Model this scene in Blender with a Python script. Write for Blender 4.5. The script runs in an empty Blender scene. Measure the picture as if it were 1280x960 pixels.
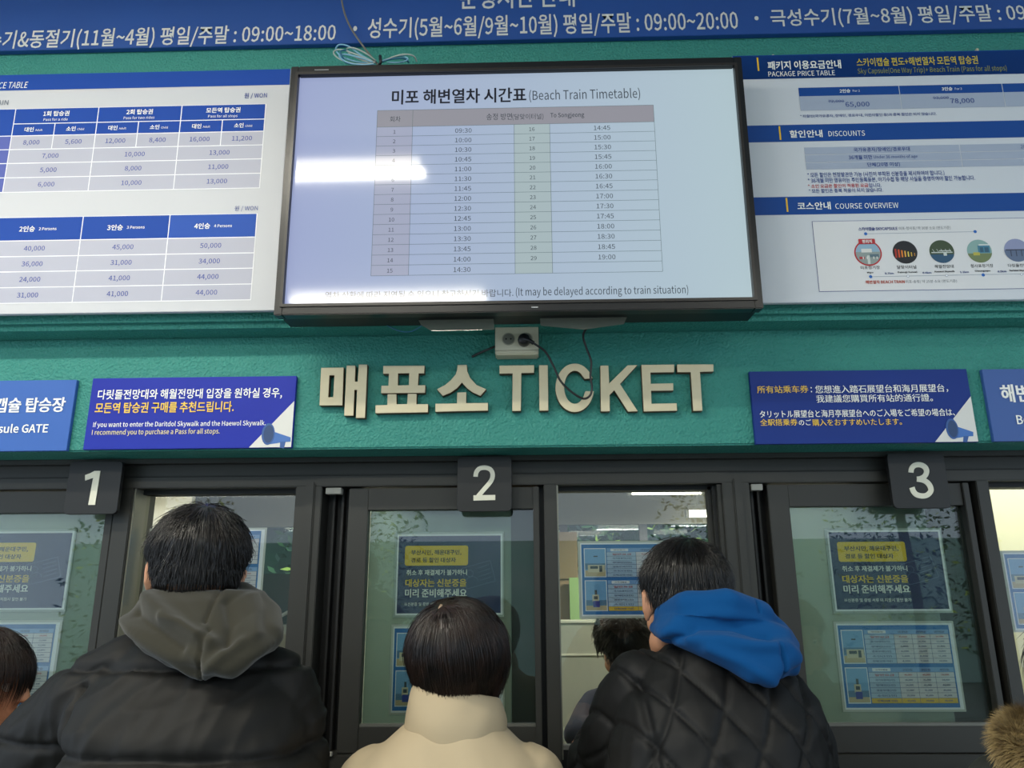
import bpy, bmesh, math, random
from mathutils import Vector, Matrix, noise
import numpy as np
R = math.radians
sc = bpy.context.scene
COL = sc.collection
# ------------------------------------------------------------------ camera
F = 961.0
CAM = Vector((0.0, -1.87, 1.60))
zw = Vector((-.0055, math.cos(R(15.3)), -math.sin(R(15.3)))).normalized()
xw = Vector((.9997, .012, .0229)); xw = (xw - zw * xw.dot(zw)).normalized()
yw = zw.cross(xw)
cd = bpy.data.cameras.new('camera'); cam = bpy.data.objects.new('camera', cd); COL.objects.link(cam)
cam.matrix_world = Matrix.Translation(CAM) @ Matrix((xw, yw, zw)).to_4x4()
cd.sensor_width = 36; cd.lens = F / 1280 * 36; cd.clip_start = .02
sc.camera = cam
# ------------------------------------------------------------------ world, lights, exposure
sc.view_settings.view_transform = 'Standard'; sc.view_settings.look = 'None'
sc.view_settings.gamma = 1; sc.view_settings.exposure = 0.0
w = bpy.data.worlds.new('world'); sc.world = w; w.use_nodes = True
bg = w.node_tree.nodes['Background']; bg.inputs[0].default_value = (.70, .84, 1.0, 1); bg.inputs[1].default_value = 1.6
LAMPS = [  # ceiling tubes: centre, length, power, colour
    ((-1.02, -1.38, 3.22), 1.2, 21), ((-2.32, -1.38, 3.22), 1.2, 22),
    ((-.86, -2.98, 3.22), 1.2, 22), ((-2.2, -2.98, 3.22), 1.2, 22),
    ((1.9, -3.6, 3.22), 1.2, 20), ((.9, -5.4, 3.22), 1.2, 20)]
IN_LAMPS = [((-2.0, 2.75, 2.30), 1.3, 12), ((.78, 2.95, 2.30), 1.15, 34), ((1.72, 3.7, 2.28), 1.1, 26), ((-.7, 1.2, 2.30), 1.2, 16), ((1.95, .85, 2.30), 1.0, 12), ((.45, .75, 2.30), .9, 8)]  # last two are added, unseen: for the cream wall and the desk partition

# ------------------------------------------------------------------ helpers
def lin(h):
    h = h.lstrip('#'); o = []
    for i in (0, 2, 4):
        c = int(h[i:i+2], 16) / 255
        o.append(c / 12.92 if c <= .04045 else ((c + .055) / 1.055) ** 2.4)
    return (*o, 1)
MATS = {}
def mat(name, hexc, rough=.6, metal=0, spec=.5, bump=None, var=None, emit=None, sheen=0, coat=0):
    """procedural principled; bump=(scale, strength, distance), var=(scale, other colour, amount)"""
    if name in MATS: return MATS[name]
    m = bpy.data.materials.new(name); m.use_nodes = True; nt = m.node_tree
    b = nt.nodes['Principled BSDF']; c = lin(hexc)
    b.inputs['Base Color'].default_value = c; b.inputs['Roughness'].default_value = rough
    b.inputs['Metallic'].default_value = metal; b.inputs['Specular IOR Level'].default_value = spec
    b.inputs['Sheen Weight'].default_value = sheen; b.inputs['Coat Weight'].default_value = coat
    b.inputs['Coat Roughness'].default_value = .04
    tc = nt.nodes.new('ShaderNodeTexCoord')
    if bump:
        n = nt.nodes.new('ShaderNodeTexNoise'); n.inputs['Scale'].default_value = bump[0]; n.inputs['Detail'].default_value = 4
        bp = nt.nodes.new('ShaderNodeBump'); bp.inputs['Strength'].default_value = bump[1]; bp.inputs['Distance'].default_value = bump[2]
        nt.links.new(tc.outputs['Object'], n.inputs['Vector']); nt.links.new(n.outputs[0], bp.inputs['Height'])
        nt.links.new(bp.outputs[0], b.inputs['Normal'])
    if var:
        n = nt.nodes.new('ShaderNodeTexNoise'); n.inputs['Scale'].default_value = var[0]; n.inputs['Detail'].default_value = 3
        mx = nt.nodes.new('ShaderNodeMix'); mx.data_type = 'RGBA'
        mx.inputs[6].default_value = c; mx.inputs[7].default_value = lin(var[1])
        mr = nt.nodes.new('ShaderNodeMapRange'); mr.inputs[1].default_value = .35; mr.inputs[2].default_value = .65; mr.inputs[4].default_value = var[2]
        nt.links.new(tc.outputs['Object'], n.inputs['Vector']); nt.links.new(n.outputs[0], mr.inputs[0])
        nt.links.new(mr.outputs[0], mx.inputs[0]); nt.links.new(mx.outputs[2], b.inputs['Base Color'])
    if emit:
        b.inputs['Emission Color'].default_value = lin(emit[0]); b.inputs['Emission Strength'].default_value = emit[1]
    MATS[name] = m; return m
def glass(name, tint, ior=1.5, milky=0, milk='#9fc0b0', boost=1.0):
    m = bpy.data.materials.new(name); m.use_nodes = True; nt = m.node_tree; nt.nodes.clear()
    out = nt.nodes.new('ShaderNodeOutputMaterial'); tr = nt.nodes.new('ShaderNodeBsdfTransparent'); tr.inputs[0].default_value = lin(tint)
    gl = nt.nodes.new('ShaderNodeBsdfGlossy'); gl.inputs['Roughness'].default_value = .01
    base = tr
    if milky:
        df = nt.nodes.new('ShaderNodeBsdfDiffuse'); df.inputs[0].default_value = lin(milk)
        ms = nt.nodes.new('ShaderNodeMixShader'); ms.inputs[0].default_value = milky
        nt.links.new(tr.outputs[0], ms.inputs[1]); nt.links.new(df.outputs[0], ms.inputs[2]); base = ms
    fr = nt.nodes.new('ShaderNodeFresnel'); fr.inputs[0].default_value = ior
    mu = nt.nodes.new('ShaderNodeMath'); mu.operation = 'MULTIPLY'; mu.inputs[1].default_value = boost; mu.use_clamp = True
    mx = nt.nodes.new('ShaderNodeMixShader')
    nt.links.new(fr.outputs[0], mu.inputs[0]); nt.links.new(mu.outputs[0], mx.inputs[0])
    nt.links.new(base.outputs[0], mx.inputs[1]); nt.links.new(gl.outputs[0], mx.inputs[2]); nt.links.new(mx.outputs[0], out.inputs[0])
    return m

def ray(u, v):
    d = Vector(((u - 640) / F, -(v - 480) / F, -1)); return Vector((d.dot(xw), d.dot(yw), d.dot(zw)))
def at(u, v, Y):
    d = ray(u, v); t = (Y - CAM.y) / d.y; return CAM + d * t
def atd(u, v, dist): return at(u, v, CAM.y + dist)
def link(o, parent=None):
    COL.objects.link(o)
    if parent: o.parent = parent
    return o
def tag(o, label=None, cat=None, group=None, kind=None):
    if label: o['label'] = label
    if cat: o['category'] = cat
    if group: o['group'] = group
    if kind: o['kind'] = kind
    return o
def empty(name, loc, rot=(0, 0, 0), parent=None):
    o = bpy.data.objects.new(name, None); o.location = loc; o.rotation_euler = rot; o.empty_display_size = .05
    return link(o, parent)
def mesh_obj(name, me, m, parent=None, smooth=False):
    if m and not me.materials: me.materials.append(m)
    if smooth: me.polygons.foreach_set('use_smooth', [True] * len(me.polygons))
    return link(bpy.data.objects.new(name, me), parent)
def bmobj(name, bm, m, parent=None, smooth=False):
    me = bpy.data.meshes.new(name); bm.normal_update(); bm.to_mesh(me); bm.free()
    return mesh_obj(name, me, m, parent, smooth)
def bbox(bm, x0, x1, y0, y1, z0, z1):
    vs = [bm.verts.new((x, y, z)) for x in (x0, x1) for y in (y0, y1) for z in (z0, z1)]
    for f in ((0,1,3,2),(4,6,7,5),(0,4,5,1),(2,3,7,6),(0,2,6,4),(1,5,7,3)):
        bm.faces.new([vs[i] for i in f])
    return vs
def box(name, x0, x1, y0, y1, z0, z1, m, parent=None, bev=0):
    bm = bmesh.new(); bbox(bm, x0, x1, y0, y1, z0, z1)
    bmesh.ops.recalc_face_normals(bm, faces=bm.faces)
    if bev: bmesh.ops.bevel(bm, geom=list(bm.edges), offset=bev, segments=2, affect='EDGES')
    return bmobj(name, bm, m, parent)
def tube_bm(bm, pts, r, n=8, closed=False):
    """round tube through pts; r number or list"""
    pts = [Vector(p) for p in pts]; rings = []; up = None
    for i, p in enumerate(pts):
        t = (pts[min(i+1, len(pts)-1)] - pts[max(i-1, 0)]).normalized()
        if up is None: up = t.orthogonal().normalized()
        up = (up - t * up.dot(t)); up = up.normalized() if up.length > 1e-6 else t.orthogonal().normalized()
        s = t.cross(up); rr = r[i] if isinstance(r, (list, tuple)) else r
        rings.append([bm.verts.new(p + (up * math.cos(a) + s * math.sin(a)) * rr) for a in [2*math.pi*k/n for k in range(n)]])
    for a, b in zip(rings, rings[1:]):
        for k in range(n): bm.faces.new((a[k], a[(k+1) % n], b[(k+1) % n], b[k]))
    bm.faces.new(rings[0][::-1]); bm.faces.new(rings[-1])
def smoothpath(pts, k=6):
    pts = [Vector(p) for p in pts]; out = []
    for i in range(len(pts)-1):
        p0 = pts[max(i-1, 0)]; p1 = pts[i]; p2 = pts[i+1]; p3 = pts[min(i+2, len(pts)-1)]
        for j in range(k):
            t = j / k; out.append(.5 * ((2*p1) + (p2-p0)*t + (2*p0-5*p1+4*p2-p3)*t*t + (3*p1-p0-3*p2+p3)*t**3))
    out.append(pts[-1]); return out
def cyl(bm, c, axis, r, h, n=24, r2=None):
    c = Vector(c); a = Vector(axis).normalized()
    tube_bm(bm, [c, c + a*h], [r, r if r2 is None else r2], n)
# ---- text ----
_tc = {}
def _font():
    """Blender's own bundled sans face (same files its built-in font falls back to)"""
    import os
    try:
        for d in (bpy.utils.system_resource('DATAFILES', path='fonts'),):
            p = os.path.join(d, 'Noto Sans CJK Regular.woff2')
            if os.path.exists(p): return bpy.data.fonts.load(p)
    except Exception: pass
    return None
FONT = _font()
def text_raw(s, off, shear):
    c = bpy.data.curves.new('t', 'FONT'); c.body = s; c.offset = off; c.shear = shear; c.resolution_u = 2; c.fill_mode = 'FRONT'
    if FONT: c.font = FONT
    me, o = to_mesh(bpy.data.objects.new('t', c))
    n = len(me.vertices); co = np.empty(n*3); me.vertices.foreach_get('co', co); co = co.reshape(-1, 3)[:, :2].copy()
    fs = [tuple(p.vertices) for p in me.polygons]
    bpy.data.meshes.remove(me); bpy.data.objects.remove(o); bpy.data.curves.remove(c)
    return co, fs
TSC = bpy.data.scenes.new('bench')
def to_mesh(o):
    """evaluate one object on a bench scene of its own, so the big scene is not re-evaluated each time"""
    TSC.collection.objects.link(o); TSC.view_layers[0].update(); dg = TSC.view_layers[0].depsgraph
    if dg is None:
        with bpy.context.temp_override(scene=TSC, view_layer=TSC.view_layers[0]): dg = bpy.context.evaluated_depsgraph_get()
    return bpy.data.meshes.new_from_object(o.evaluated_get(dg)), o
CAPK = [None]
def text_geo(s, bold=0.0, shear=0.0):
    """outlines scaled so that a capital is .727 high"""
    if CAPK[0] is None:
        h, _ = text_raw('H', 0, 0); CAPK[0] = .727/(h.max(0)[1]-h.min(0)[1])
    k = (s, bold, shear)
    if k not in _tc:
        han = any(0x2e80 < ord(ch) < 0xa000 for ch in s); off = min(bold, 0 if han else .013)/CAPK[0]
        co, fs = text_raw(s, off, shear); _tc[k] = (co*CAPK[0], fs)
    return _tc[k]
SINGLE = ('lettering', 'table_cell', 'header_cell', 'label_cell', 'header_band', 'accent_bar', 'route_dot', 'route_line', 'here_badge')
class Face:
    """a plane standing upright (or leaned by tilt) that print is laid on; local x right, z up, -y to the viewer"""
    def __init__(s, Y, z0=None, tilt=0, x0=0):
        s.O = Vector((x0, Y, z0 if z0 is not None else 1.6)); s.t = tilt
        s.ex = Vector((1, 0, 0)); s.ez = Vector((0, -math.sin(tilt), math.cos(tilt))); s.n = s.ex.cross(s.ez)  # n = -y-ish? ex x ez = -y
        s.acc = {}; s.k = 0; s.single = SINGLE
    def uv(s, u, v):
        d = ray(u, v); t = (s.O - CAM).dot(s.n) / d.dot(s.n); p = CAM + d*t - s.O
        return p.dot(s.ex), p.dot(s.ez)
    def root(s, name): return empty(name, s.O, (s.t, 0, 0))
    def add(s, key, m, co, fs, lay):
        if key in s.single: s.k += 1
        a = s.acc.setdefault((key, m.name, s.k if key in s.single else 0), [m, [], [], 0]); n = len(a[1])
        a[1].extend((p[0], -(lay if lay is not None else p[2]), p[1]) for p in co); a[2].extend(tuple(i + n for i in f) for f in fs)
    def poly(s, key, m, pts, lay=.0006, px=True):
        co = [s.uv(*p) for p in pts] if px else pts
        s.add(key, m, co, [tuple(range(len(co)))], lay)
    def rect(s, key, m, x0, x1, z0, z1, lay=.0006):
        s.add(key, m, [(x0, z0), (x1, z0), (x1, z1), (x0, z1)], [(0, 1, 2, 3)], lay)
    def line(s, key, m, a, b, wd, lay=.001):
        a = Vector(a); b = Vector(b); d = (b - a).normalized(); n = Vector((-d.y, d.x)) * wd / 2
        s.add(key, m, [tuple(a+n), tuple(a-n), tuple(b-n), tuple(b+n)], [(0, 1, 2, 3)], lay)
    def disc(s, key, m, c, r, lay=.001, n=24, ry=None):
        s.add(key, m, [(c[0]+r*math.cos(2*math.pi*k/n), c[1]+(ry or r)*math.sin(2*math.pi*k/n)) for k in range(n)], [tuple(range(n))], lay)
    def rrect(s, key, m, x0, x1, z0, z1, r, lay=.001):
        co = []
        for cx, cz, a0 in ((x1-r, z1-r, 0), (x0+r, z1-r, 90), (x0+r, z0+r, 180), (x1-r, z0+r, 270)):
            co += [(cx+r*math.cos(R(a0+i*18)), cz+r*math.sin(R(a0+i*18))) for i in range(6)]
        s.add(key, m, co, [tuple(range(len(co)))], lay)
    def text(s, m, txt, x0, x1, z0, z1, key='lettering', bold=.0, lay=.0012, shear=0):
        co, fs = text_geo(txt, bold, shear)
        if not len(co): return
        lo = co.min(0); hi = co.max(0); sz = hi - lo
        c = (co - lo) / sz * np.array([x1-x0, z1-z0]) + np.array([x0, z0])
        han = any(0x2e80 < ord(ch) < 0xa000 for ch in txt)
        if bold > (.004 if han else .015):                    # heavy face: two more layers of ink, each a hair in front
            d = (bold-(0 if han else .012))*(z1-z0)*.9; n = len(c); vs = []; fo = []; kk = s.k
            for q, dx in enumerate((0, -d, d)):
                fo += [tuple(i+q*n for i in g) for g in fs]; vs += [(x+dx, z, lay+.00025*q) for x, z in c]
            s.add(key, m, vs, fo, None)
        else: s.add(key, m, [tuple(p) for p in c], fs, lay)
    def tp(s, m, txt, x0, y0, x1, y1, **k):
        """text bbox given by photo pixels"""
        xc, yc = (x0+x1)/2, (y0+y1)/2; c = s.uv(xc, yc)
        wd = s.uv(x1, yc)[0] - s.uv(x0, yc)[0]; h = s.uv(xc, y0)[1] - s.uv(xc, y1)[1]
        s.text(m, txt, c[0]-wd/2, c[0]+wd/2, c[1]-h/2, c[1]+h/2, **k)
    def tc(s, m, txt, cx, cz, h, wf=1.0, bold=0, anchor='c', **k):
        """natural aspect text, cap height h, centred at local (cx, cz)"""
        co, fs = text_geo(txt, bold, k.get('shear', 0)); lo = co.min(0); hi = co.max(0)
        sc_ = h / .727; wd = (hi[0]-lo[0])*sc_*wf; hh = (hi[1]-lo[1])*sc_
        xl = cx - wd/2 if anchor == 'c' else (cx if anchor == 'l' else cx - wd)
        mid = (.36 if not any(ord(ch) > 0x2000 for ch in txt) else .36); zb = cz + (lo[1]-mid)*sc_
        s.text(m, txt, xl, xl+wd, zb, zb+hh, bold=bold, **k)
    def build(s, parent):
        for (key, mn, _k), (m, vs, fs, _) in s.acc.items():
            me = bpy.data.meshes.new(key); me.from_pydata(vs, [], fs); o = mesh_obj(key, me, m, parent)
            if key not in s.single and len(fs) > 1: o['kind'] = 'stuff'
        s.acc = {}
def zr(ox, oy, s):
    return lambda x, y: (ox + x/s, oy + y/s)
def prism(name, pts, holes, Y0, Y1, m, parent=None, px=True, bev=0):
    """extruded outline(s); each of pts is a list of polygons in photo pixels on plane Y0 (front)"""
    c = bpy.data.curves.new(name, 'CURVE'); c.dimensions = '2D'; c.fill_mode = 'BOTH'; c.extrude = (Y1-Y0)/2; c.bevel_depth = bev; c.bevel_resolution = 1
    for poly in list(pts) + list(holes):
        sp = c.splines.new('POLY'); sp.points.add(len(poly)-1); sp.use_cyclic_u = True
        for i, p in enumerate(poly):
            q = at(*p, Y0) if px else Vector((p[0], 0, p[1])); sp.points[i].co = (q.x, q.z, 0, 1)
    me, o = to_mesh(bpy.data.objects.new(name, c)); bpy.data.objects.remove(o); bpy.data.curves.remove(c)
    me.transform(Matrix.Rotation(R(90), 4, 'X')); me.name = name
    me.transform(Matrix.Translation((0, (Y0+Y1)/2, 0)))
    me.materials.clear()
    return mesh_obj(name, me, m, parent)
def recenter(o):
    """put a top-level mesh's origin at the middle of its base"""
    vs = [v.co for v in o.data.vertices]
    c = Vector(((min(v.x for v in vs)+max(v.x for v in vs))/2, (min(v.y for v in vs)+max(v.y for v in vs))/2, min(v.z for v in vs)))
    o.data.transform(Matrix.Translation(-c)); o.location = o.location + c; return o
# ------------------------------------------------------------------ materials
def stucco():
    m = mat('green_stucco', '#4b9685', .55, spec=.35); nt = m.node_tree; b = nt.nodes['Principled BSDF']
    tc = nt.nodes.new('ShaderNodeTexCoord'); v = nt.nodes.new('ShaderNodeTexVoronoi'); v.inputs['Scale'].default_value = 170; v.feature = 'SMOOTH_F1'
    n = nt.nodes.new('ShaderNodeTexNoise'); n.inputs['Scale'].default_value = 120; n.inputs['Detail'].default_value = 5; n.inputs['Distortion'].default_value = 1.2
    ad = nt.nodes.new('ShaderNodeMath'); ad.operation = 'ADD'; bp = nt.nodes.new('ShaderNodeBump'); bp.inputs['Strength'].default_value = .75; bp.inputs['Distance'].default_value = .0045
    nt.links.new(tc.outputs['Object'], v.inputs['Vector']); nt.links.new(tc.outputs['Object'], n.inputs['Vector'])
    nt.links.new(v.outputs['Distance'], ad.inputs[0]); nt.links.new(n.outputs[0], ad.inputs[1])
    nt.links.new(ad.outputs[0], bp.inputs['Height']); nt.links.new(bp.outputs[0], b.inputs['Normal'])
    n2 = nt.nodes.new('ShaderNodeTexNoise'); n2.inputs['Scale'].default_value = 5
    mx = nt.nodes.new('ShaderNodeMix'); mx.data_type = 'RGBA'; mx.inputs[6].default_value = lin('#34857a'); mx.inputs[7].default_value = lin('#3f9285')
    nt.links.new(tc.outputs['Object'], n2.inputs['Vector']); nt.links.new(n2.outputs[0], mx.inputs[0]); nt.links.new(mx.outputs[2], b.inputs['Base Color'])
    return m
GREEN = stucco()
ALU = mat('dark_aluminium', '#2b2b27', .45, .1, bump=(220, .04, .001), var=(3, '#32322d', .6))
ALU2 = mat('black_aluminium', '#131414', .5)
GASKET = mat('gasket', '#0b0b0b', .6)
GLASS = glass('window_glass', '#f8fbfa', 1.5, 0, boost=1.3)
GLASS_D = glass('sash_glass', '#f2f8f5', 1.5, .012, '#8fb5a5', 1.3)
GREENPANE = glass('green_inner_pane', '#ccd8d3', 1.45, .42, '#aebdb5', .6)
WHITE = mat('print_white', '#f0f1f4', .45)
NAVYTXT = mat('ink_navy', '#2a4390', .5)
BLUE = mat('print_blue', '#0b429c', .6, spec=.25)
YEL = mat('ink_yellow', '#f0c020', .45)
WTXT = mat('ink_white', '#f4f4ee', .45)
DARK = mat('ink_dark', '#25262c', .5)
RED = mat('ink_red', '#b8262e', .5)
BLK = mat('black_plastic', '#121314', .35)
CREAM = mat('cream_plastic', '#cfc9ad', .4)
# ------------------------------------------------------------------ building shell
YF = .13                     # front of the window frames
YU = -.08                    # face of the upper wall
z_led = at(640, 409, YU).z   # lower edge of the upper wall
z_sof = at(640, 559, 0).z    # lower edge of the green band
z_hb = at(640, 606, YF).z    # underside of the frame head
z_bot = at(640, 951, YF).z   # bottom of the frames
XL, XR = -3.0, 3.0
bm = bmesh.new(); bbox(bm, XL, XR, YU, .5, z_led+.012, 3.6)
es = [e for e in bm.edges if all(abs(v.co.y-YU) < 1e-4 and abs(v.co.z-z_led-.012) < 1e-4 for v in e.verts)]
bmesh.ops.bevel(bm, geom=es, offset=.014, segments=4, affect='EDGES'); tag(bmobj('wall_front_upper', bm, GREEN), kind='structure')
tag(box('wall_front_band', XL, XR, 0, .5, z_sof, z_led+.012, GREEN, bev=.004), kind='structure')
tag(box('wall_front_lower', XL, XR, .10, .32, 0, z_bot-.03, mat('lower_wall', '#3a4a48', .7, bump=(60, .3, .004))), kind='structure')
tag(box('trim_1', XL, XR, -.02, .32, z_bot-.055, z_bot-.03, mat('sill_metal', '#2c2e2d', .35, .6), bev=.003), kind='structure')
tag(box('floor', -4, 4, -9, 4.6, -.1, 0, mat('concrete', '#8b8c88', .8, bump=(40, .2, .003), var=(4, '#777873', .7))), kind='structure')
tag(box('ceiling_hall', -3.4, 3.4, -6.2, YU, 3.32, 3.42, mat('ceiling_white', '#c9ccc8', .8)), kind='structure')
# frame head: two stepped beams
zu = at(640, 591.5, YF).z
head = empty('trim_2', (0, YF, z_hb)); head['kind'] = 'structure'
def loc_box(name, x0, x1, y0, y1, z0, z1, m, parent, bev=0):
    L = parent.matrix_basis.translation
    gp = parent.parent
    if gp: L = L + gp.matrix_basis.translation
    return box(name, x0-L.x, x1-L.x, y0-L.y, y1-L.y, z0-L.z, z1-L.z, m, parent, bev)
loc_box('lower_beam', XL, XR, YF, .32, z_hb, zu-.002, ALU, head, .002)
loc_box('upper_beam', XL, XR, YF+.008, .32, zu, z_sof+.01, ALU, head, .002)
loc_box('cover_strip', XL, XR, YF-.02, YF+.008, at(640, 575, YF-.02).z+.0, z_sof, ALU, head, .002)
def X(u, v=606, Y=YF): return at(u, v, Y).x
# windows: (post left, post right), recess, sash span, glass etc. in photo pixels at y=606
zg_t = at(640, 637, YF+.035).z; zg_b = at(640, 905, YF+.035).z
def member(name, u0, u1, y0, y1, z0, z1, par, m=ALU, bev=.0015, v=606):
    return loc_box(name, X(u0, v, y0), X(u1, v, y0), y0, y1, z0, z1, m, par, bev)
# k, post, sash stile left, sash right stile, second post, clear pane right jamb
BAYS = [(1, None, (-122, -93), (134.5, 144), (146, 167), (173.5, 369)),
        (2, (370, 403), (435.5, 460), (666, 673.5), (679.5, 695.5), (697, 889)),
        (3, (902, 936.5), (960.5, 986.5), (1205, 1213), (1220.5, 1236.5), (1238, 1440))]
PANES = {}
def vx(u, v=606): return X(u, v, YF)
for k, post, sl, sr, p2, cp in BAYS:
    wn = empty(f'window_{k}', (vx(sl[0]), YF, z_bot)); wn['kind'] = 'structure'
    if post is None:
        x0, x1 = vx(-190), vx(-158)
    else: x0, x1 = vx(post[0]), vx(post[1])
    post_o = loc_box('post', x0, x1, YF, .26, z_bot, z_hb, ALU, wn, .002)
    w_ = x1-x0
    loc_box('mullion_cover', x0+w_*.40, x0+w_*.74, YF-.006, YF+.001, z_bot, z_hb+.012, ALU, wn, .003)
    # recess with inner track and roller block
    rx0, rx1 = x1, vx(sl[0])
    loc_box('recess_back', rx0, rx1+.02, YF+.075, YF+.09, z_bot, z_hb, ALU2, wn)
    for t in (.28, .62):
        loc_box('track_rib', rx0+(rx1-rx0)*t, rx0+(rx1-rx0)*t+.006, YF+.045, YF+.076, z_bot, z_hb, ALU2, wn, .001)
    loc_box('roller_block', rx0+(rx1-rx0)*.12, rx0+(rx1-rx0)*.72, YF+.004, YF+.03, z_hb-.019, z_hb-.003, mat('roller_grey', '#9b9a90', .4), wn, .001)
    loc_box('bottom_track', x1, vx(p2[0]), YF+.0, YF+.1, z_bot-.03, z_bot+.012, ALU, wn, .002)
    # sliding sash (part) with stiles, rails, glass (sub-parts)
    ys = YF+.014; S = empty('sash', (vx(sl[0])-wn.location.x, 0, 0), parent=wn)
    a0, a1 = vx(sl[0]), vx(sl[1]); b0, b1 = vx(sr[0]), vx(sr[1])
    zt = z_hb-.004; zb = z_bot+.014
    loc_box('stile', a0, a1, ys, ys+.035, zb, zt, ALU, S, .0015)
    loc_box('stile', b0, b1, ys-.006, ys+.035, zb, zt, ALU, S, .0015)
    loc_box('rail', a1, b0, ys+.001, ys+.034, zg_t, zt, ALU, S, .001)
    loc_box('rail', a1, b0, ys+.001, ys+.034, zb, zg_b-.004, ALU, S, .001)
    loc_box('glazing_bead', a1, b0, ys+.004, ys+.02, zg_b-.004, zg_b+.003, mat('bead', '#6a6b64', .4, .3), S, .001)
    loc_box('glass', a1, b0, ys+.018, ys+.023, zg_b-.001, zg_t+.001, GLASS_D, S)
    gx = {1: vx(125.5, 640), 2: vx(638, 640), 3: vx(1168, 640)}[k]
    loc_box('inner_pane', a1+.001, gx, ys+.034, ys+.039, zg_b-.002, zg_t+.004, GREENPANE, S)
    loc_box('added_dark_strip', gx-.003, b0+.004, ys+.042, ys+.046, zb, zt, ALU2, S)  # dark sheet added in place of the unlit interior behind the glass
    PANES[k] = (a1, b0, ys+.027)
    if k == 1: loc_box('stop', vx(128, 640), vx(134, 640), ys+.05, ys+.07, z_bot, z_hb, ALU2, wn)
    # second post and clear pane beyond it
    q0, q1 = vx(p2[0]), vx(p2[1])
    loc_box('gap_fill', b1-.004, q0+.002, YF+.05, YF+.06, z_bot, z_hb, ALU2, wn)
    loc_box('post', q0, q1, YF+.001, .26, z_bot-.01, z_hb, ALU, wn, .002)
    c1 = vx(cp[1]); yp = YF+.07
    loc_box('pane_head', q1, c1+.03, yp-.02, yp+.012, z_hb-.011, z_hb, ALU2, wn)
    loc_box('pane_jamb', q1, q1+.004, YF+.01, yp+.02, z_bot, z_hb, mat('jamb_edge', '#8c8b7e', .35, .5), wn)
    if k == 2:
        jx = [vx(889), vx(893), vx(897), vx(902)]
        for j in range(3): loc_box('jamb_step', jx[j], jx[3]+.005, yp-.02*j-.02, yp+.012, z_bot, z_hb-.002, (ALU, ALU2, ALU)[j], wn, .001)
    loc_box('pane_sill', q1, c1+.02, YF+.02, yp+.03, z_bot-.03, z_bot+.02, ALU2, wn)
    loc_box('glass', q1+.002, c1+.01, yp, yp+.005, z_bot, z_hb, GLASS, wn)
tag(box('wall_front_left', XL, vx(-190), YF+.01, .3, 0, z_hb, mat('infill_grey', '#3b403e', .6)), kind='structure')
tag(box('wall_front_right', vx(1440)+.005, XR, YF+.01, .3, 0, z_hb, mat('infill_grey', '#3b403e', .6)), kind='structure')
latch = empty('window_latch', at(402, 942, YF-.004)); tag(latch, 'small grey metal latch at the foot of the frame left of counter two', 'latch')
box('latch_plate', -.009, .012, -.006, .006, -.02, .012, mat('roller_grey', '#9b9a90'), latch, .001)
box('latch_tongue', .012, .026, -.004, .004, -.006, .004, mat('roller_grey', '#9b9a90'), latch, .001)
# ------------------------------------------------------------------ booth interior
IW = mat('booth_wall', '#b9b7a6', .7, var=(2, '#adab9b', .5))
ic = mat('booth_ceiling', '#b5b4a8', .75)
tag(box('ceiling_booth', XL, XR, .32, 4.3, 2.36, 2.42, ic), kind='structure')
tag(box('wall_left', XL-.1, XL, .1, 4.3, 0, 3.4, IW), kind='structure')
tag(box('wall_right', XR, XR+.1, .1, 4.3, 0, 3.4, IW), kind='structure')
YB = 4.15
zt_ = at(800, 655, YB).z
tag(box('wall_back_lintel', XL, XR, YB, YB+.1, zt_, 2.36, mat('lintel_grey', '#86887f', .7)), kind='structure')
tag(box('wall_back_sill', XL, XR, YB, YB+.1, 0, at(350, 720, YB).z, mat('back_low', '#777a70', .7)), kind='structure')
wb = empty('window_4', (0, YB, at(350, 720, YB).z)); wb['kind'] = 'structure'
for u in (290, 366, 560, 700, 800, 1000):
    x = at(u, 680, YB).x; loc_box('mullion', x, x+.06, YB, YB+.06, wb.location.z, zt_, mat('mull', '#3b3e3c', .5), wb)
loc_box('transom', XL, XR, YB+.01, YB+.05, at(350, 683, YB).z-.02, at(350, 683, YB).z+.02, mat('transom_white', '#c9cbc4', .5), wb) if False else None
loc_box('glass', XL, XR, YB+.03, YB+.035, wb.location.z, zt_, glass('rear_glass', '#eef5f2', 1.4, 0, boost=.3), wb)
# partitions between the counters
xp = at(330, 700, 1.6).x
tag(box('wall_partition_left', at(385, 700, .3).x, at(385, 700, .3).x+.05, .26, 2.2, 0, 2.36, IW), kind='structure')
tag(box('wall_partition_right', at(1000, 700, .3).x+.2, at(1000, 700, .3).x+.25, .26, 1.4, 0, 2.36, IW), kind='structure')
tag(box('wall_partition_cream', at(1236, 700, 1.25).x, XR, 1.25, 1.3, 0, 2.36, mat('cream_wall', '#d9d3ac', .7)), kind='structure')
tag(box('wall_beige_side', at(60, 700, 3.2).x-.5, at(215, 650, 3.2).x+.12, 3.2, 3.25, 0, 2.36, mat('grey_wall', '#b4b3a9', .7)), kind='structure')
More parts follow.
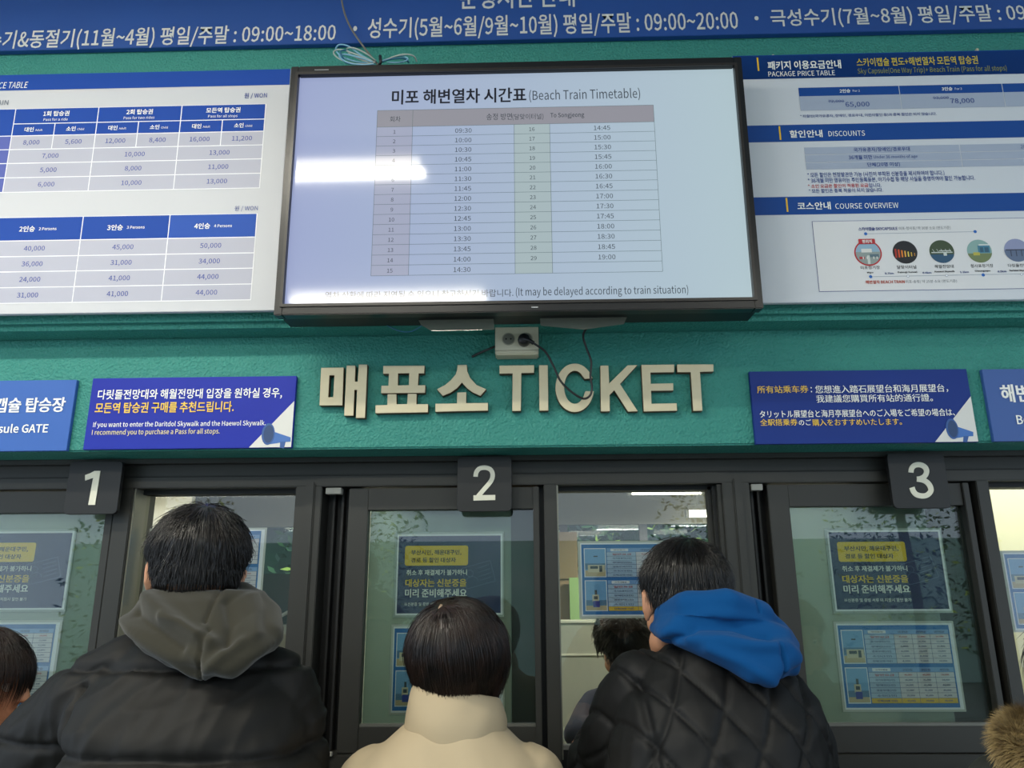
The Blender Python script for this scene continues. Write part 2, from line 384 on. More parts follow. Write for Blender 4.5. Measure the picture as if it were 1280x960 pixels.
# ------------------------------------------------------------------ lamps
TUBE = mat('tube_glow', '#ffffff', .4, emit=('#fff6df', 14)); HOUSE = mat('lamp_housing', '#d8d8d0', .5)
def lamp(c, L, p, label, grp, down=1, colr=(1, .95, .82)):
    t = empty('tube_lamp', (c[0], c[1], c[2]+.035)); tag(t, label, 'lamp', grp)
    box('housing', -L/2, L/2, -.045, .045, 0, .04, HOUSE, t, .004)
    bm = bmesh.new(); tube_bm(bm, [(-L/2+.02, 0, -.018), (L/2-.02, 0, -.018)], .03, 12); bmobj('tube', bm, TUBE, t, True)
    for s in (-1, 1): box('end_cap', s*L/2-.012, s*L/2+.012, -.035, .035, -.05, .002, HOUSE, t, .003)
    tz = 3.32 if c[1] < 0 else 2.36
    for s in (-1, 1): box('hanger', s*L*.3-.006, s*L*.3+.006, -.006, .006, .04, max(.045, tz-(c[2]+.035)), HOUSE, t)
    l = bpy.data.lights.new('tube_light', 'AREA'); l.shape = 'RECTANGLE'; l.size = L; l.size_y = .07; l.energy = p; l.color = colr
    lo = link(bpy.data.objects.new('tube_light', l), t); lo.location = (0, 0, -.055); return t
for i, (c, L, p) in enumerate(LAMPS):
    lamp(c, L, p*1.0, ['white hall ceiling batten nearest the wall, in front of the price board', 'white hall ceiling batten nearest the wall, far left end', 'white hall ceiling batten of the second row, nearer the middle', 'white hall ceiling batten of the second row, left end', 'white hall ceiling batten on the right side of the hall', 'white hall ceiling batten farthest from the ticket wall'][i], 'ceiling battens of the hall')
for i, (u, v, Y) in enumerate(((270, 618, 2.9), (832, 615.5, 2.9), (893, 644, 3.85))):
    q = at(u, v, Y); IN_LAMPS[i] = ((q.x, q.y, q.z), (1.25, .45, .40)[i], IN_LAMPS[i][2])
for i, (c, L, p) in enumerate(IN_LAMPS):
    lamp(c, L, p, ['long bright tube lamp on the booth ceiling behind counter one', 'bright tube lamp along the top of the clear pane of counter two',
         'short bright tube lamp deep in the booth, right of the dark haired man', 'tube lamp near the glass over the left counter', 'tube lamp in the cream room on the right', 'tube lamp just behind the glass above the clerk'][i],
         'booth ceiling lamps', colr=(1, .97, .9))
# ------------------------------------------------------------------ top banner
Z1 = zr(0, 0, 2.6667); Z2 = zr(400, 0, 2.2857); Z3 = zr(900, 0, 3.3684)
BAN = mat('banner_blue', '#1c4c96', .5, var=(1.5, '#1a4488', .6)); BTX = mat('banner_letter', '#d6d6d0', .5)
f = Face(-.098, z0=at(640, 50, -.098).z); r = f.root('hours_banner')
tag(r, 'long dark blue opening hours banner along the top of the wall', 'banner')
box('panel', -2.6, 2.6, 0, .016, f.uv(640, 49.5)[1], f.uv(640, 49.5)[1]+.5, BAN, r, .001)
f.tp(BTX, '수기&동절기(11월~4월) 평일/주말 : 09:00~18:00', -16, 34, 418, 60, bold=.012)
f.tp(BTX, '· 비', -62, 40, -22, 62, bold=.012)
f.tp(BTX, '· 성수기(5월~6월/9월~10월) 평일/주말 : 09:00~20:00', 440, 18, 921, 47, bold=.012)
f.tp(BTX, '· 극성수기(7월~8월) 평일/주말 : 09:00~21:00', 941, 7.5, 1384, 32, bold=.012)
f.tp(BTX, '운행시간 안내', 575, -18, 718, 10.5, bold=.012)
f.build(r)
# ------------------------------------------------------------------ left price board
TB = R(2.0)
f = Face(-.112, z0=at(200, 390, -.112).z, tilt=TB, x0=at(100, 390, -.112).x); r = f.root('price_board')
tag(r, 'white ticket price board with two blue headed tables, left of the screen', 'board')
a = f.uv(-230, 398)[0]; b_ = f.uv(353, 240)[0]+.0; top = f.uv(200, 89.5)[1]; bot = f.uv(200, 390)[1]
a4 = zr(0, 85, 3.459); a5 = zr(0, 240, 3.459)
rr = f.uv(353.5, 236)[0]
box('panel', a, rr, 0, .014, bot, top, mat('board_white', '#c6c7cb', .6), r, .001)
hb = f.uv(*a4(700, 84))[1]
f.rect('header_band', BLUE, a+.002, rr-.001, hb, top-.001)
f.tp(WTXT, 'PRICE TABLE', *a4(-48, 62), *a4(122, 89), shear=.15)
f.tp(mat('ink_grey', '#55606f', .5), 'BEACH TRAIN', *a4(-150, 141), *a4(37, 163))
f.tp(NAVYTXT, '원 / WON', *a4(1057, 108), *a4(1155, 134), bold=.01)
f.tp(NAVYTXT, '원 / WON', *a5(1015, 60), *a5(1115, 84))
CELL = mat('table_cell', '#acadbc', .5); LBL = mat('table_label', '#4855a4', .6); VAL = mat('ink_value', '#2c3f92', .5)
def Xc(z, x, y): return f.uv(*z(x, y))[0]
cols = [Xc(a4, 42, 350), Xc(a4, 405, 350), Xc(a4, 769, 345), Xc(a4, 1136, 340)]
rows = [f.uv(*a4(600, y))[1] for y in (168, 232, 284, 343, 403, 465, 528)]
xl = a + .03; g = .0012
f.rect('table_rules', WHITE, xl, cols[3]+g, rows[-1]-g, rows[0]+g, .0005)
f.rect('header_cell', BLUE, xl, cols[0]-g, rows[2]+g, rows[0], .0008)
for i in range(3):
    f.rect('header_cell', BLUE, cols[i]+g, cols[i+1]-g, rows[1]+g, rows[0], .0008)
    m_ = (cols[i]+cols[i+1])/2; c = m_; h = rows[0]-rows[1]
    f.rect('header_cell', BLUE, cols[i]+g, m_-g, rows[2]+g, rows[1]-g, .0008); f.rect('header_cell', BLUE, m_+g, cols[i+1]-g, rows[2]+g, rows[1]-g, .0008)
    f.tc(WTXT, ('1회 탑승권', '2회 탑승권', '모든역 탑승권')[i], c, rows[1]+h*.64, h*.27, bold=.02)
    f.tc(WTXT, ('Pass for a ride', 'Pass for two rides', 'Pass for all stops')[i], c, rows[1]+h*.25, h*.17)
    h2 = rows[1]-rows[2]
    for j, (kk, ee) in enumerate((('대인', 'Adult'), ('소인', 'Child'))):
        cc = cols[i] + (cols[i+1]-cols[i])*(.25+.5*j)
        f.tc(WTXT, kk, cc-.011, rows[2]+h2*.5, h2*.30, bold=.02); f.tc(WTXT, ee, cc+.015, rows[2]+h2*.45, h2*.16)
for rr_ in range(4):
    z1, z0 = rows[2+rr_]-g, rows[3+rr_]+g
    f.rect('label_cell', LBL, xl, cols[0]-g, z0, z1, .0008)
    for i in range(3):
        if rr_ == 0:
            m_ = (cols[i]+cols[i+1])/2
            for j, (q0, q1) in enumerate(((cols[i]+g, m_-g), (m_+g, cols[i+1]-g))):
                f.rect('table_cell', CELL, q0, q1, z0, z1, .0008)
                f.tc(VAL, (('8,000', '5,600'), ('12,000', '8,400'), ('16,000', '11,200'))[i][j], (q0+q1)/2, (z0+z1)/2, .0125, wf=1.05, bold=.008)
        else:
            f.rect('table_cell', CELL, cols[i]+g, cols[i+1]-g, z0, z1, .0008)
            f.tc(VAL, (('7,000', '10,000', '13,000'), ('5,000', '8,000', '11,000'), ('6,000', '10,000', '13,000'))[rr_-1][i], (cols[i]+cols[i+1])/2, (z0+z1)/2, .0125, wf=1.05, bold=.008)
cols = [Xc(a5, -50, 290), Xc(a5, 337, 290), Xc(a5, 717, 285), Xc(a5, 1098, 280)]
rows = [f.uv(*a5(550, y))[1] for y in (104, 204, 272, 338, 406, 474)]
f.rect('table_rules', WHITE, xl, cols[3]+g, rows[-1]-g, rows[0]+g, .0005)
f.rect('header_cell', BLUE, xl, cols[0]-g, rows[1]+g, rows[0], .0008)
for i in range(3):
    f.rect('header_cell', mat('header_soft', '#2550a8', .6, spec=.25) if i == 2 else BLUE, cols[i]+g, cols[i+1]-g, rows[1]+g, rows[0], .0008)
    c = (cols[i]+cols[i+1])/2; cz = (rows[0]+rows[1])/2
    f.tc(WTXT, f'{i+2}인승', c-.026, cz, .0125, bold=.02); f.tc(WTXT, f'{i+2} Persons', c+.027, cz, .0075, bold=.01)
    for q in range(4):
        f.rect('table_cell', CELL, cols[i]+g, cols[i+1]-g, rows[q+2]+g, rows[q+1]-g, .0008)
        f.tc(VAL, (('40,000', '36,000', '24,000', '31,000'), ('45,000', '31,000', '41,000', '41,000'), ('50,000', '34,000', '44,000', '44,000'))[i][q], c, (rows[q+1]+rows[q+2])/2, .0125, wf=1.05, bold=.008)
for q in range(4): f.rect('label_cell', LBL, xl, cols[0]-g, rows[q+2]+g, rows[q+1]-g, .0008)
f.build(r)
# ------------------------------------------------------------------ right board
f = Face(-.112, z0=at(1100, 377, -.112).z, tilt=TB, x0=at(1150, 377, -.112).x); r = f.root('course_board')
tag(r, 'grey white board with package prices, discounts and a course map, right of the screen', 'board')
b1 = zr(930, 60, 3.657); b2 = zr(930, 140, 3.657); b3 = zr(930, 240, 3.657)
xl = f.uv(928, 230)[0]; xr = f.uv(1500, 220)[0]; top = f.uv(1110, 66.2)[1]; bot = f.uv(1110, 376.6)[1]
box('panel', xl, xr, 0, .014, bot, top, mat('board_grey', '#cfd3d8', .5), r, .001)
def band(z, y0, y1):
    f.rect('header_band', mat('band_blue', '#0b4590', .5, spec=.3), xl+.001, xr-.001, f.uv(*z(640, y1))[1], f.uv(*z(640, y0))[1])
band(b1, 22, 131); band(b2, 51, 128); band(b3, 15, 97)
f.rect('header_band', mat('band_blue', '#14509c'), xl+.001, xr-.001, f.uv(*b1(640, 131))[1], top-.001)
DB = mat('ink_deepblue', '#1f3f88', .5)
def YB_(z, x0, y0, x1, y1): 
    p = f.uv(*z(x0, y0)); q = f.uv(*z(x1, y1)); f.rect('accent_bar', YEL, p[0], p[0]+.0042, q[1], p[1], .001)
YB_(b1, 57, 45, 70, 105); YB_(b2, 157, 66, 172, 128); YB_(b3, 189, 28, 205, 91)
def t1(m, s, z, x0, y0, x1, y1, **k): f.tp(m, s, *z(x0, y0), *z(x1, y1), **k)
t1(WTXT, '패키지 이용요금안내', b1, 107, 59, 442, 98, bold=.02); t1(WTXT, 'PACKAGE PRICE TABLE', b1, 110, 106, 415, 129)
t1(mat('ink_gold', '#d0b838', .5), '스카이캡슐 편도+해변열차 모든역 탑승권', b1, 512, 42, 1068, 80, bold=.015)
t1(mat('ink_gold2', '#8f9446', .5), 'Sky Capsule(One Way Trip)+ Beach Train (Pass for all stops)', b1, 517, 86, 1200, 118)
RC = mat('cell_bluegrey', '#a3adbf', .5); HB2 = mat('band_blue', '#14509c')
cx = [f.uv(*b1(250, 220))[0], f.uv(*b1(713, 220))[0], f.uv(*b1(1187, 220))[0], f.uv(*b1(1660, 220))[0]]
zz = [f.uv(*b1(480, y))[1] for y in (178, 217, 283)]
for i in range(3):
    f.rect('header_cell', HB2, cx[i]+.001, cx[i+1]-.001, zz[1], zz[0]); f.rect('table_cell', RC, cx[i]+.001, cx[i+1]-.001, zz[2], zz[1])
    c = (cx[i]+cx[i+1])/2; f.tc(WTXT, f'{i+2}인승', c-.010, (zz[0]+zz[1])/2, .0085, bold=.02); f.tc(WTXT, f'For {i+2}', c+.019, (zz[0]+zz[1])/2, .006)
    sx_ = i*479
    f.tp(DB, ('65,000', '78,000', '90,000')[i], *b1(463+sx_, 247-16*i), *b1(573+sx_, 274-16*i), bold=.008); f.tp(DB, ('72,000', '93,000', '111,000')[i], *b1(385+sx_, 238-16*i), *b1(456+sx_, 253-16*i))
    p_ = f.uv(*b1(383+sx_, 245.5-16*i)); q_ = f.uv(*b1(458+sx_, 245.5-16*i)); f.rect('strike_line', DB, p_[0], q_[0], p_[1]-.0004, p_[1]+.0004, .0013)
t1(DB, '* 타할인(국가유공자, 장애인, 경로우대, 어린이할인 등)과 중복 할인은 되지 않습니다.', b1, 255, 300, 880, 316, bold=.01)
t1(WTXT, '할인안내', b2, 208, 84, 357, 118, bold=.02); t1(WTXT, 'DISCOUNTS', b2, 385, 87, 552, 111)
x0_ = f.uv(*b2(278, 200))[0]; xm = f.uv(*b2(991, 200))[0]
for i, (ya, yb) in enumerate(((157, 189), (192, 225), (228, 258))):
    z1_, z0_ = f.uv(*b2(600, ya))[1], f.uv(*b2(600, yb))[1]
    f.rect('table_cell', RC, x0_, xm-.001, z0_, z1_); f.rect('table_cell', RC, xm+.001, xm+.36, z0_, z1_)
t1(DB, '국가유공자/장애인/경로우대', b2, 500, 162, 757, 183, bold=.012); t1(DB, '36개월 미만', b2, 477, 198, 585, 218, bold=.015)
t1(DB, 'Under 36 months of age', b2, 592, 197, 792, 216); t1(DB, '단체(20명 이상)', b2, 563, 231, 712, 252, bold=.012); t1(DB, '20% 할인', b2, 1263, 148, 1350, 168)
t1(DB, '* 모든 할인은 현장발권만 가능 (사진이 부착된 신분증을 제시하여야 합니다.)', b2, 288, 273, 915, 298, bold=.01)
t1(DB, '* 36개월 미만 영유아는 주민등록등본, 아기수첩 등 해당 사실을 증명하여야 할인 가능합니다.', b2, 290, 297, 1055, 322, bold=.01)
t1(RED, '* 소인 요금은 할인이 적용된 요금', b2, 292, 329, 567, 347, bold=.012); t1(DB, '입니다.', b2, 570, 326, 627, 345, bold=.01)
t1(DB, '* 모든 할인은 중복 적용이 되지 않습니다.', b2, 295, 350, 635, 369, bold=.01)
t1(WTXT, '코스안내', b3, 243, 47, 395, 82, bold=.02); t1(WTXT, 'COURSE OVERVIEW', b3, 416, 51, 705, 76)
bx0 = f.uv(*b3(329, 300))[0]; bx1 = bx0 + .62; bz1 = f.uv(*b3(640, 131))[1]; bz0 = f.uv(*b3(640, 450))[1]
OUT = mat('outline_navy', '#2b3a86', .5)
f.rect('map_outline', OUT, bx0-.0012, bx1+.0012, bz0-.0012, bz1+.0012, .0005); f.rect('map_box', mat('map_white', '#dcdcdc', .5), bx0, bx1, bz0, bz1, .0008)
GR = mat('ink_softgrey', '#6a7078', .5); LG = mat('line_grey', '#9aa4b0', .5); SB = mat('dot_blue', '#1a62b4', .4)
t1(OUT, '스카이캡슐 SKYCAPSULE', b3, 522, 161, 700, 177, bold=.02); t1(GR, '미포-청사포/ 약 30분 소요 (편도기준)', b3, 707, 158, 943, 175)
f.line('route_line', LG, f.uv(*b3(555, 192)), f.uv(*b3(1055, 182)), .0012, .0011)
f.line('route_line', LG, f.uv(*b3(578, 388)), f.uv(*b3(1420, 372)), .0012, .0011)
for x, y in ((555, 192), (1055, 182), (578, 388), (1092, 380)): f.disc('route_dot', SB, f.uv(*b3(x, y)), .0040, .0014)
for x, y in ((748, 386), (925, 383), (1267, 377)): f.disc('route_dot', LG, f.uv(*b3(x, y)), .0032, .0014); f.disc('route_dot', WHITE, f.uv(*b3(x, y)), .0022, .0017)
t1(mat('ink_orange', '#c0503c', .5), '해변열차 BEACH TRAIN', b3, 555, 404, 733, 420, bold=.02); t1(GR, '미포-송정/ 약 25분 소요 (편도기준)', b3, 738, 402, 972, 418)
rad = f.uv(*b3(628, 280))[0]-f.uv(*b3(566, 280))[0]
def PC(n, h): return mat('photo_'+n, h, .5)
for i, (x, y) in enumerate(((566, 280), (735, 276), (903, 273), (1075, 271), (1245, 267))):
    c = f.uv(*b3(x, y)); rd = rad*.97
    if i == 0: f.disc('station_photo', RED, c, rad*1.02, .0010, 32)
    def half(m, y0, y1, lay, q=rd*.94):
        pts = []; n = 16
        a0 = math.asin(max(-1, min(1, y0))); a1 = math.asin(max(-1, min(1, y1)))
        pts = [(c[0]+q*math.cos(a0+(a1-a0)*k/n), c[1]+q*math.sin(a0+(a1-a0)*k/n)) for k in range(n+1)]
        pts += [(2*c[0]-px_, pz_) for px_, pz_ in pts[::-1]]
        f.poly('station_photo', m, pts, lay, px=False)
    def bl(m, x0, x1, z0, z1, lay=.0016): f.rect('station_photo', m, c[0]+x0*rd, c[0]+x1*rd, c[1]+z0*rd, c[1]+z1*rd, lay)
    if i == 0:
        half(PC('a', '#8fb0c4'), -1, 1, .0012); half(PC('b', '#8f9a96'), -1, .1, .0014); bl(PC('c', '#d9d9d2'), -.5, .3, .05, .35); bl(PC('d', '#b23b40'), -.7, -.3, -.5, -.3); bl(PC('e', '#58707c'), .1, .8, -.35, -.1); bl(PC('f', '#c9cfc9'), -.1, .1, -.9, -.2)
        for j in (-.45, -.15, .35, .6): bl(PC('c', '#d9d9d2'), j, j+.08, -.5, -.3, .0018)
    elif i == 1:
        half(PC('g', '#15171c'), -1, 1, .0012)
        for j in range(7): bl(PC(f'h{j}', ('#a82a18', '#cf4a1c', '#dd7a22', '#e6a83a', '#d8c452', '#d2aa3c', '#a87430')[j]), -.78+.24*j, -.64+.23*j, -.45+.02*j, .28-.06*j)
    elif i == 2:
        half(PC('i', '#3a4a30'), -1, 1, .0012); half(PC('j', '#27506e'), -1, -.25, .0014); bl(PC('k', '#c9cfc9'), -.8, .8, -.12, -.04); bl(PC('k', '#c9cfc9'), -.2, .7, .02, .09); bl(PC('k', '#c9cfc9'), .1, .35, -.35, -.1)
        for j in range(5): f.line('station_photo', PC('k', '#c9cfc9'), (c[0]+(-.7+.32*j)*rd, c[1]+.2*rd), (c[0]+(-.55+.32*j)*rd, c[1]-.1*rd), .001, .0018)
    elif i == 3:
        half(PC('l', '#86a9a4'), -1, 1, .0012); half(PC('m', '#6f7d52'), -1, -.2, .0014); bl(PC('n', '#3f7c94'), -.1, .8, -.15, .45); bl(PC('o', '#b9b04a'), -.5, 0, -.35, -.1); bl(PC('p', '#d6dad6'), 0, .8, .45, .55); bl(PC('q', '#2f5a70'), .05, .3, -.1, .3, .0018); bl(PC('q', '#2f5a70'), .4, .7, -.1, .3, .0018)
    else:
        half(PC('r', '#8c93b4'), -1, 1, .0012); half(PC('s', '#5c6c88'), -1, .0, .0014); bl(PC('t', '#3a4258'), -.85, .8, -.02, .08)
        for j in (-.5, -.1, .3, .6): bl(PC('t', '#3a4258'), j, j+.07, -.5, 0, .0018)
p = f.uv(*b3(523, 240)); q = f.uv(*b3(596, 215)); f.rrect('here_badge', RED, p[0], q[0], p[1], q[1], .002, .0020)
t1(WTXT, '현위치', b3, 538, 220, 582, 236, bold=.02, lay=.0026)
for s, e, x0, x1, y, ex0, ex1 in (('미포정거장', 'Mipo', 532, 620, 346, 562, 590), ('달맞이터널', 'Dalmaji Tunnel', 698, 787, 344, 702, 790), ('해월전망대', 'Haewol Skywalk', 870, 957, 341, 870, 962), ('청사포정거장', 'Cheongsapo', 1034, 1138, 338, 1054, 1125), ('다릿돌전망대', 'Daritdol Skywalk', 1205, 1310, 336, 1212, 1300)):
    t1(DARK, s, b3, x0, y-8, x1, y+8, bold=.01); t1(DARK, e, b3, ex0, y+19, ex1, y+29, bold=.02)
for s, x in (('0.7km', 663), ('0.4km', 835), ('1.1km', 1006), ('0.5km', 1178)): t1(DB, s, b3, x-20, 368-(x-663)*.017, x+20, 377-(x-663)*.017, bold=.02)
f.build(r)
# hooks holding the right board
for u in (966, 1221):
    p = at(u, 64-(u-1221)*.03, -.10); o = box('board_hook', p.x-.003, p.x+.003, -.105, -.08, p.z-.006, p.z+.006, mat('hook_white', '#c9c3a8', .5), bev=.001)
    tag(recenter(o), 'small pale hook above the package price board, ' + ('nearer the screen' if u < 1000 else 'farther right'), 'hook', 'hooks above the right board')
# ------------------------------------------------------------------ television
TT = R(1.5); YS = -.205
f = Face(YS, z0=at(650, 379, YS).z, tilt=TT, x0=at(648, 379, YS).x)
tl = f.uv(375.8, 98); tr_ = f.uv(917, 85.8); br = f.uv(939.5, 373.8); bl_ = f.uv(354.5, 383)
sx0 = (tl[0]+bl_[0])/2; sx1 = (tr_[0]+br[0])/2; sz1 = (tl[1]+tr_[1])/2; sz0 = (br[1]+bl_[1])/2
r = f.root('wall_television'); tag(r, 'large black framed wall television showing a train timetable', 'television')
SCR = mat('screen_white', '#3a4048', .07, emit=('#c3d4ea', .62)); SCT = mat('screen_ink', '#101018', .07, emit=('#20222c', .5)); SCT2 = mat('screen_grey_ink', '#20242a', .07, emit=('#48505a', .55))
SHD = mat('screen_header', '#30343a', .07, emit=('#b2b0ba', .58)); SLN = mat('screen_line', '#22262c', .07, emit=('#6f8488', .6))
def screen_mat():
    nt = SCR.node_tree; b = nt.nodes['Principled BSDF']; tc = nt.nodes.new('ShaderNodeTexCoord'); sp = nt.nodes.new('ShaderNodeSeparateXYZ')
    mr = nt.nodes.new('ShaderNodeMapRange'); mr.inputs[1].default_value = -.6; mr.inputs[2].default_value = .6
    mx = nt.nodes.new('ShaderNodeMix'); mx.data_type = 'RGBA'; mx.inputs[6].default_value = lin('#b4bff0'); mx.inputs[7].default_value = lin('#d3ecf2')
    nt.links.new(tc.outputs['Object'], sp.inputs[0]); nt.links.new(sp.outputs[0], mr.inputs[0]); nt.links.new(mr.outputs[0], mx.inputs[0]); nt.links.new(mx.outputs[2], b.inputs['Emission Color'])
screen_mat()
bw = .020; BEZ = mat('television_black', '#0c0d10', .3, spec=.45)
box('screen', sx0-.002, sx1+.002, 0, .006, sz0-.002, sz1+.002, SCR, r)
xo0, xo1, zo0, zo1 = sx0-bw, sx1+bw, sz0-.026, sz1+bw+.006
for nm, q in (('bezel_side', (xo0, sx0, zo0, zo1)), ('bezel_side', (sx1, xo1, zo0, zo1)), ('bezel_bar', (sx0, sx1, sz1, zo1)), ('bezel_bar', (sx0, sx1, zo0, sz0))):
    box(nm, q[0], q[1], -.012, .02, q[2], q[3], BEZ, r, .002)
for nm, q in (('inner_lip', (sx0-.007, sx0, sz0, sz1)), ('inner_lip', (sx1, sx1+.007, sz0, sz1)), ('inner_lip', (sx0-.007, sx1+.007, sz1, sz1+.007)), ('inner_lip', (sx0-.007, sx1+.007, sz0-.007, sz0))):
    box(nm, q[0], q[1], -.0155, -.0118, q[2], q[3], mat('lip_brown', '#231f1d', .3), r)
box('back_housing', xo0+.004, xo1-.004, .018, .095, zo0+.004, zo1-.004, mat('television_back', '#0e1012', .5), r, .004)
box('wall_bracket', -.22, .22, .095, .122, zo0+.15, zo1-.15, ALU2, r)
box('highlight_strip', sx0+.04, sx0+.075, -.0128, -.0118, sz1+.012, sz1+.0145, mat('silver', '#b9bbbd', .2, .8), r)
box('power_light', .03+.0, .045, -.014, -.0118, sz0-.018, sz0-.015, mat('silver', '#b9bbbd'), r)
v6 = zr(340, 70, 4); v7 = zr(640, 70, 4); v8 = zr(340, 230, 4); v9 = zr(640, 230, 4)
f.tp(SCT, '미포 해변열차 시간표', *v6(600, 165), *v6(1270, 238), bold=.022)
f.tp(SCT2, '(Beach Train Timetable)', *v7(85, 165), *v7(640, 228))
f.tp(SCT2, '열차 상황에 따라 지연될 수 있으니 참고하시기 바랍니다.', *v8(265, 533), *v8(1205, 570))
f.tp(SCT2, '(It may be delayed according to train situation)', *v9(18, 511), *v9(880, 566))
tx = [(f.uv(471.7, 139)[0]+f.uv(464, 345.5)[0])/2, (f.uv(516, 150)[0]+f.uv(510.5, 345)[0])/2, f.uv(643.3, 250)[0], (f.uv(688, 155)[0]+f.uv(689.7, 342)[0])/2, (f.uv(818, 131)[0]+f.uv(826.7, 339)[0])/2]
tz1 = (f.uv(471.7, 139)[1]+f.uv(818, 131)[1])/2; tzh = (f.uv(471.7, 159.7)[1]+f.uv(818, 152)[1])/2; tz0 = (f.uv(464, 345.5)[1]+f.uv(826.7, 339)[1])/2
rh = (tzh-tz0)/15; lw = .0009
f.rect('table_header', SHD, tx[0], tx[4], tzh, tz1, .0006)
f.rect('table_shade', mat('screen_shade', '#30343a', .07, emit=('#c0c6e2', .62)), tx[0], tx[1], tz0, tzh, .0006)
f.rect('table_shade', mat('screen_shade2', '#30343a', .07, emit=('#c6dade', .62)), tx[2], tx[3], tz0, tzh, .0006)
for i in range(16): f.rect('table_lines', SLN, tx[0], tx[4], tzh-rh*i-lw/2, tzh-rh*i+lw/2, .001)
for i in (0, 2, 3, 4): f.rect('table_lines', SLN, tx[i]-lw/2, tx[i]+lw/2, tz0, tzh if i in (2, 3) else tz1, .001)
f.rect('table_lines', SLN, tx[1]-lw/2, tx[1]+lw/2, tz0, tz1, .001); f.rect('table_lines', SLN, tx[0], tx[4], tz1-lw/2, tz1+lw/2, .001)
f.tp(SCT2, '회차', *v6(590, 303), *v6(643, 331)); f.tp(SCT2, '송정 방면', *v6(1072, 288), *v6(1200, 321)); f.tp(SCT2, '(달맞이터널)', 640.5, 142.5, 679.3, 150.5)
f.tp(SCT2, 'To Songjeong', *v7(192, 284), *v7(361, 314), bold=.01)
Lt = '09:30 10:00 10:30 10:45 11:00 11:30 11:45 12:00 12:30 12:45 13:00 13:30 13:45 14:00 14:30'.split()
Rt = '14:45 15:00 15:30 15:45 16:00 16:30 16:45 17:00 17:30 17:45 18:00 18:30 18:45 19:00'.split()
c1 = f.uv(579.3, 164)[0]; c0 = f.uv(493.5, 165)[0]; c2 = f.uv(666.3, 161)[0]; c3 = f.uv(753.5, 160)[0]
c3b = f.uv(757.5, 322)[0]
for i in range(15):
    z = tzh-rh*(i+.5)-.001
    f.tc(SCT2, str(i+1), (tx[0]+tx[1])/2, z, .0098); f.tc(SCT2, Lt[i], c1-.0, z, .0118, wf=1.05)
    if i < 14: f.tc(SCT2, str(i+16), (tx[2]+tx[3])/2, z, .0100); f.tc(SCT2, Rt[i], (c3+c3b)/2, z, .0118, wf=1.05)
f.build(r)
TVF = f; TVz = (zo0, zo1)
# ------------------------------------------------------------------ raised letters on the green band
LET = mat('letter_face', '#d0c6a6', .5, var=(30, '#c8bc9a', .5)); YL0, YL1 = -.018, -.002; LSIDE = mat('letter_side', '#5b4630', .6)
k5 = zr(380, 440, 4.923); k6 = zr(620, 440, 4.571)
def P5(*a): return [k5(*p) for p in a]
def P6(*a): return [k6(*p) for p in a]
def letter(label, polys, holes):
    o = prism('sign_letter', polys, holes, YL0, YL1, LET, bev=.0012)
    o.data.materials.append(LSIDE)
    for p in o.data.polygons: p.material_index = 0 if p.normal.y < -.9 else 1  # side faces coloured dark brown so they do not look lit
    recenter(o); tag(o, label, 'letter', 'raised letters of the ticket sign'); return o
letter('raised cream syllable, first of the three Korean ones, left end of the sign', [P5((108,100),(242,98),(235,327),(98,327)), P5((265,86),(315,86),(312,185),(333,185),(340,80),(388,80),(374,404),(322,404),(329,232),(309,232),(303,390),(250,390))], [P5((155,142),(190,142),(183,281),(148,281))])
letter('raised cream syllable in the middle of the three Korean ones', [P5((490,88),(740,86),(738,130),(704,130),(699,207),(745,207),(743,250),(477,252),(479,210),(522,210),(525,132),(490,132)), P5((517,262),(567,262),(568,324),(637,323),(641,260),(691,260),(690,324),(762,323),(761,370),(442,375),(443,331),(515,329))], [P5((577,130),(650,129),(648,207),(576,208))])
letter('raised cream syllable, last of the three Korean ones, before the T', [P5((947,82),(1000,82),(1003,120),(1020,160),(1060,205),(1118,230),(1085,268),(1040,248),(1005,222),(972,186),(940,222),(900,250),(855,268),(822,230),(870,205),(905,175),(935,140),(945,110)), P5((945,252),(996,250),(996,317),(1130,316),(1130,359),(811,366),(811,321),(944,319))], [])
letter('raised cream letter T at the start of TICKET', [P6((22,80),(216,78),(215,118),(143,119),(140,335),(95,336),(97,121),(22,122))], [])
letter('raised cream letter I of TICKET', [P6((248,78),(294,78),(297,333),(250,334))], [])
def arcp(cx, cy, rx, ry, a0, a1, n): return [(cx+rx*math.cos(R(a0+(a1-a0)*i/n)), cy-ry*math.sin(R(a0+(a1-a0)*i/n))) for i in range(n+1)]
letter('raised cream letter C of TICKET behind the hanging cord', [P6(*(arcp(450, 205, 108, 137, 24, 351, 36) + [(513,226)] + arcp(451, 202, 62, 96, 346, 33, 28)[0:0] + [(450+62*math.cos(R(a)), 202-96*math.sin(R(a))) for a in range(340, 34, -9)] + [(508,152)]))], [])
letter('raised cream letter K of TICKET', [P6((598,80),(640,80),(645,185),(752,79),(802,78),(706,183),(806,337),(755,339),(676,216),(647,245),(648,337),(601,338))], [])
letter('raised cream letter E of TICKET', [P6((832,76),(1016,74),(1015,114),(880,116),(882,184),(1010,181),(1011,219),(884,220),(886,298),(1030,295),(1032,334),(846,338))], [])
letter('raised cream letter T at the end of TICKET', [P6((1036,74),(1240,73),(1240,110),(1163,112),(1177,334),(1128,335),(1114,114),(1038,114))], [])
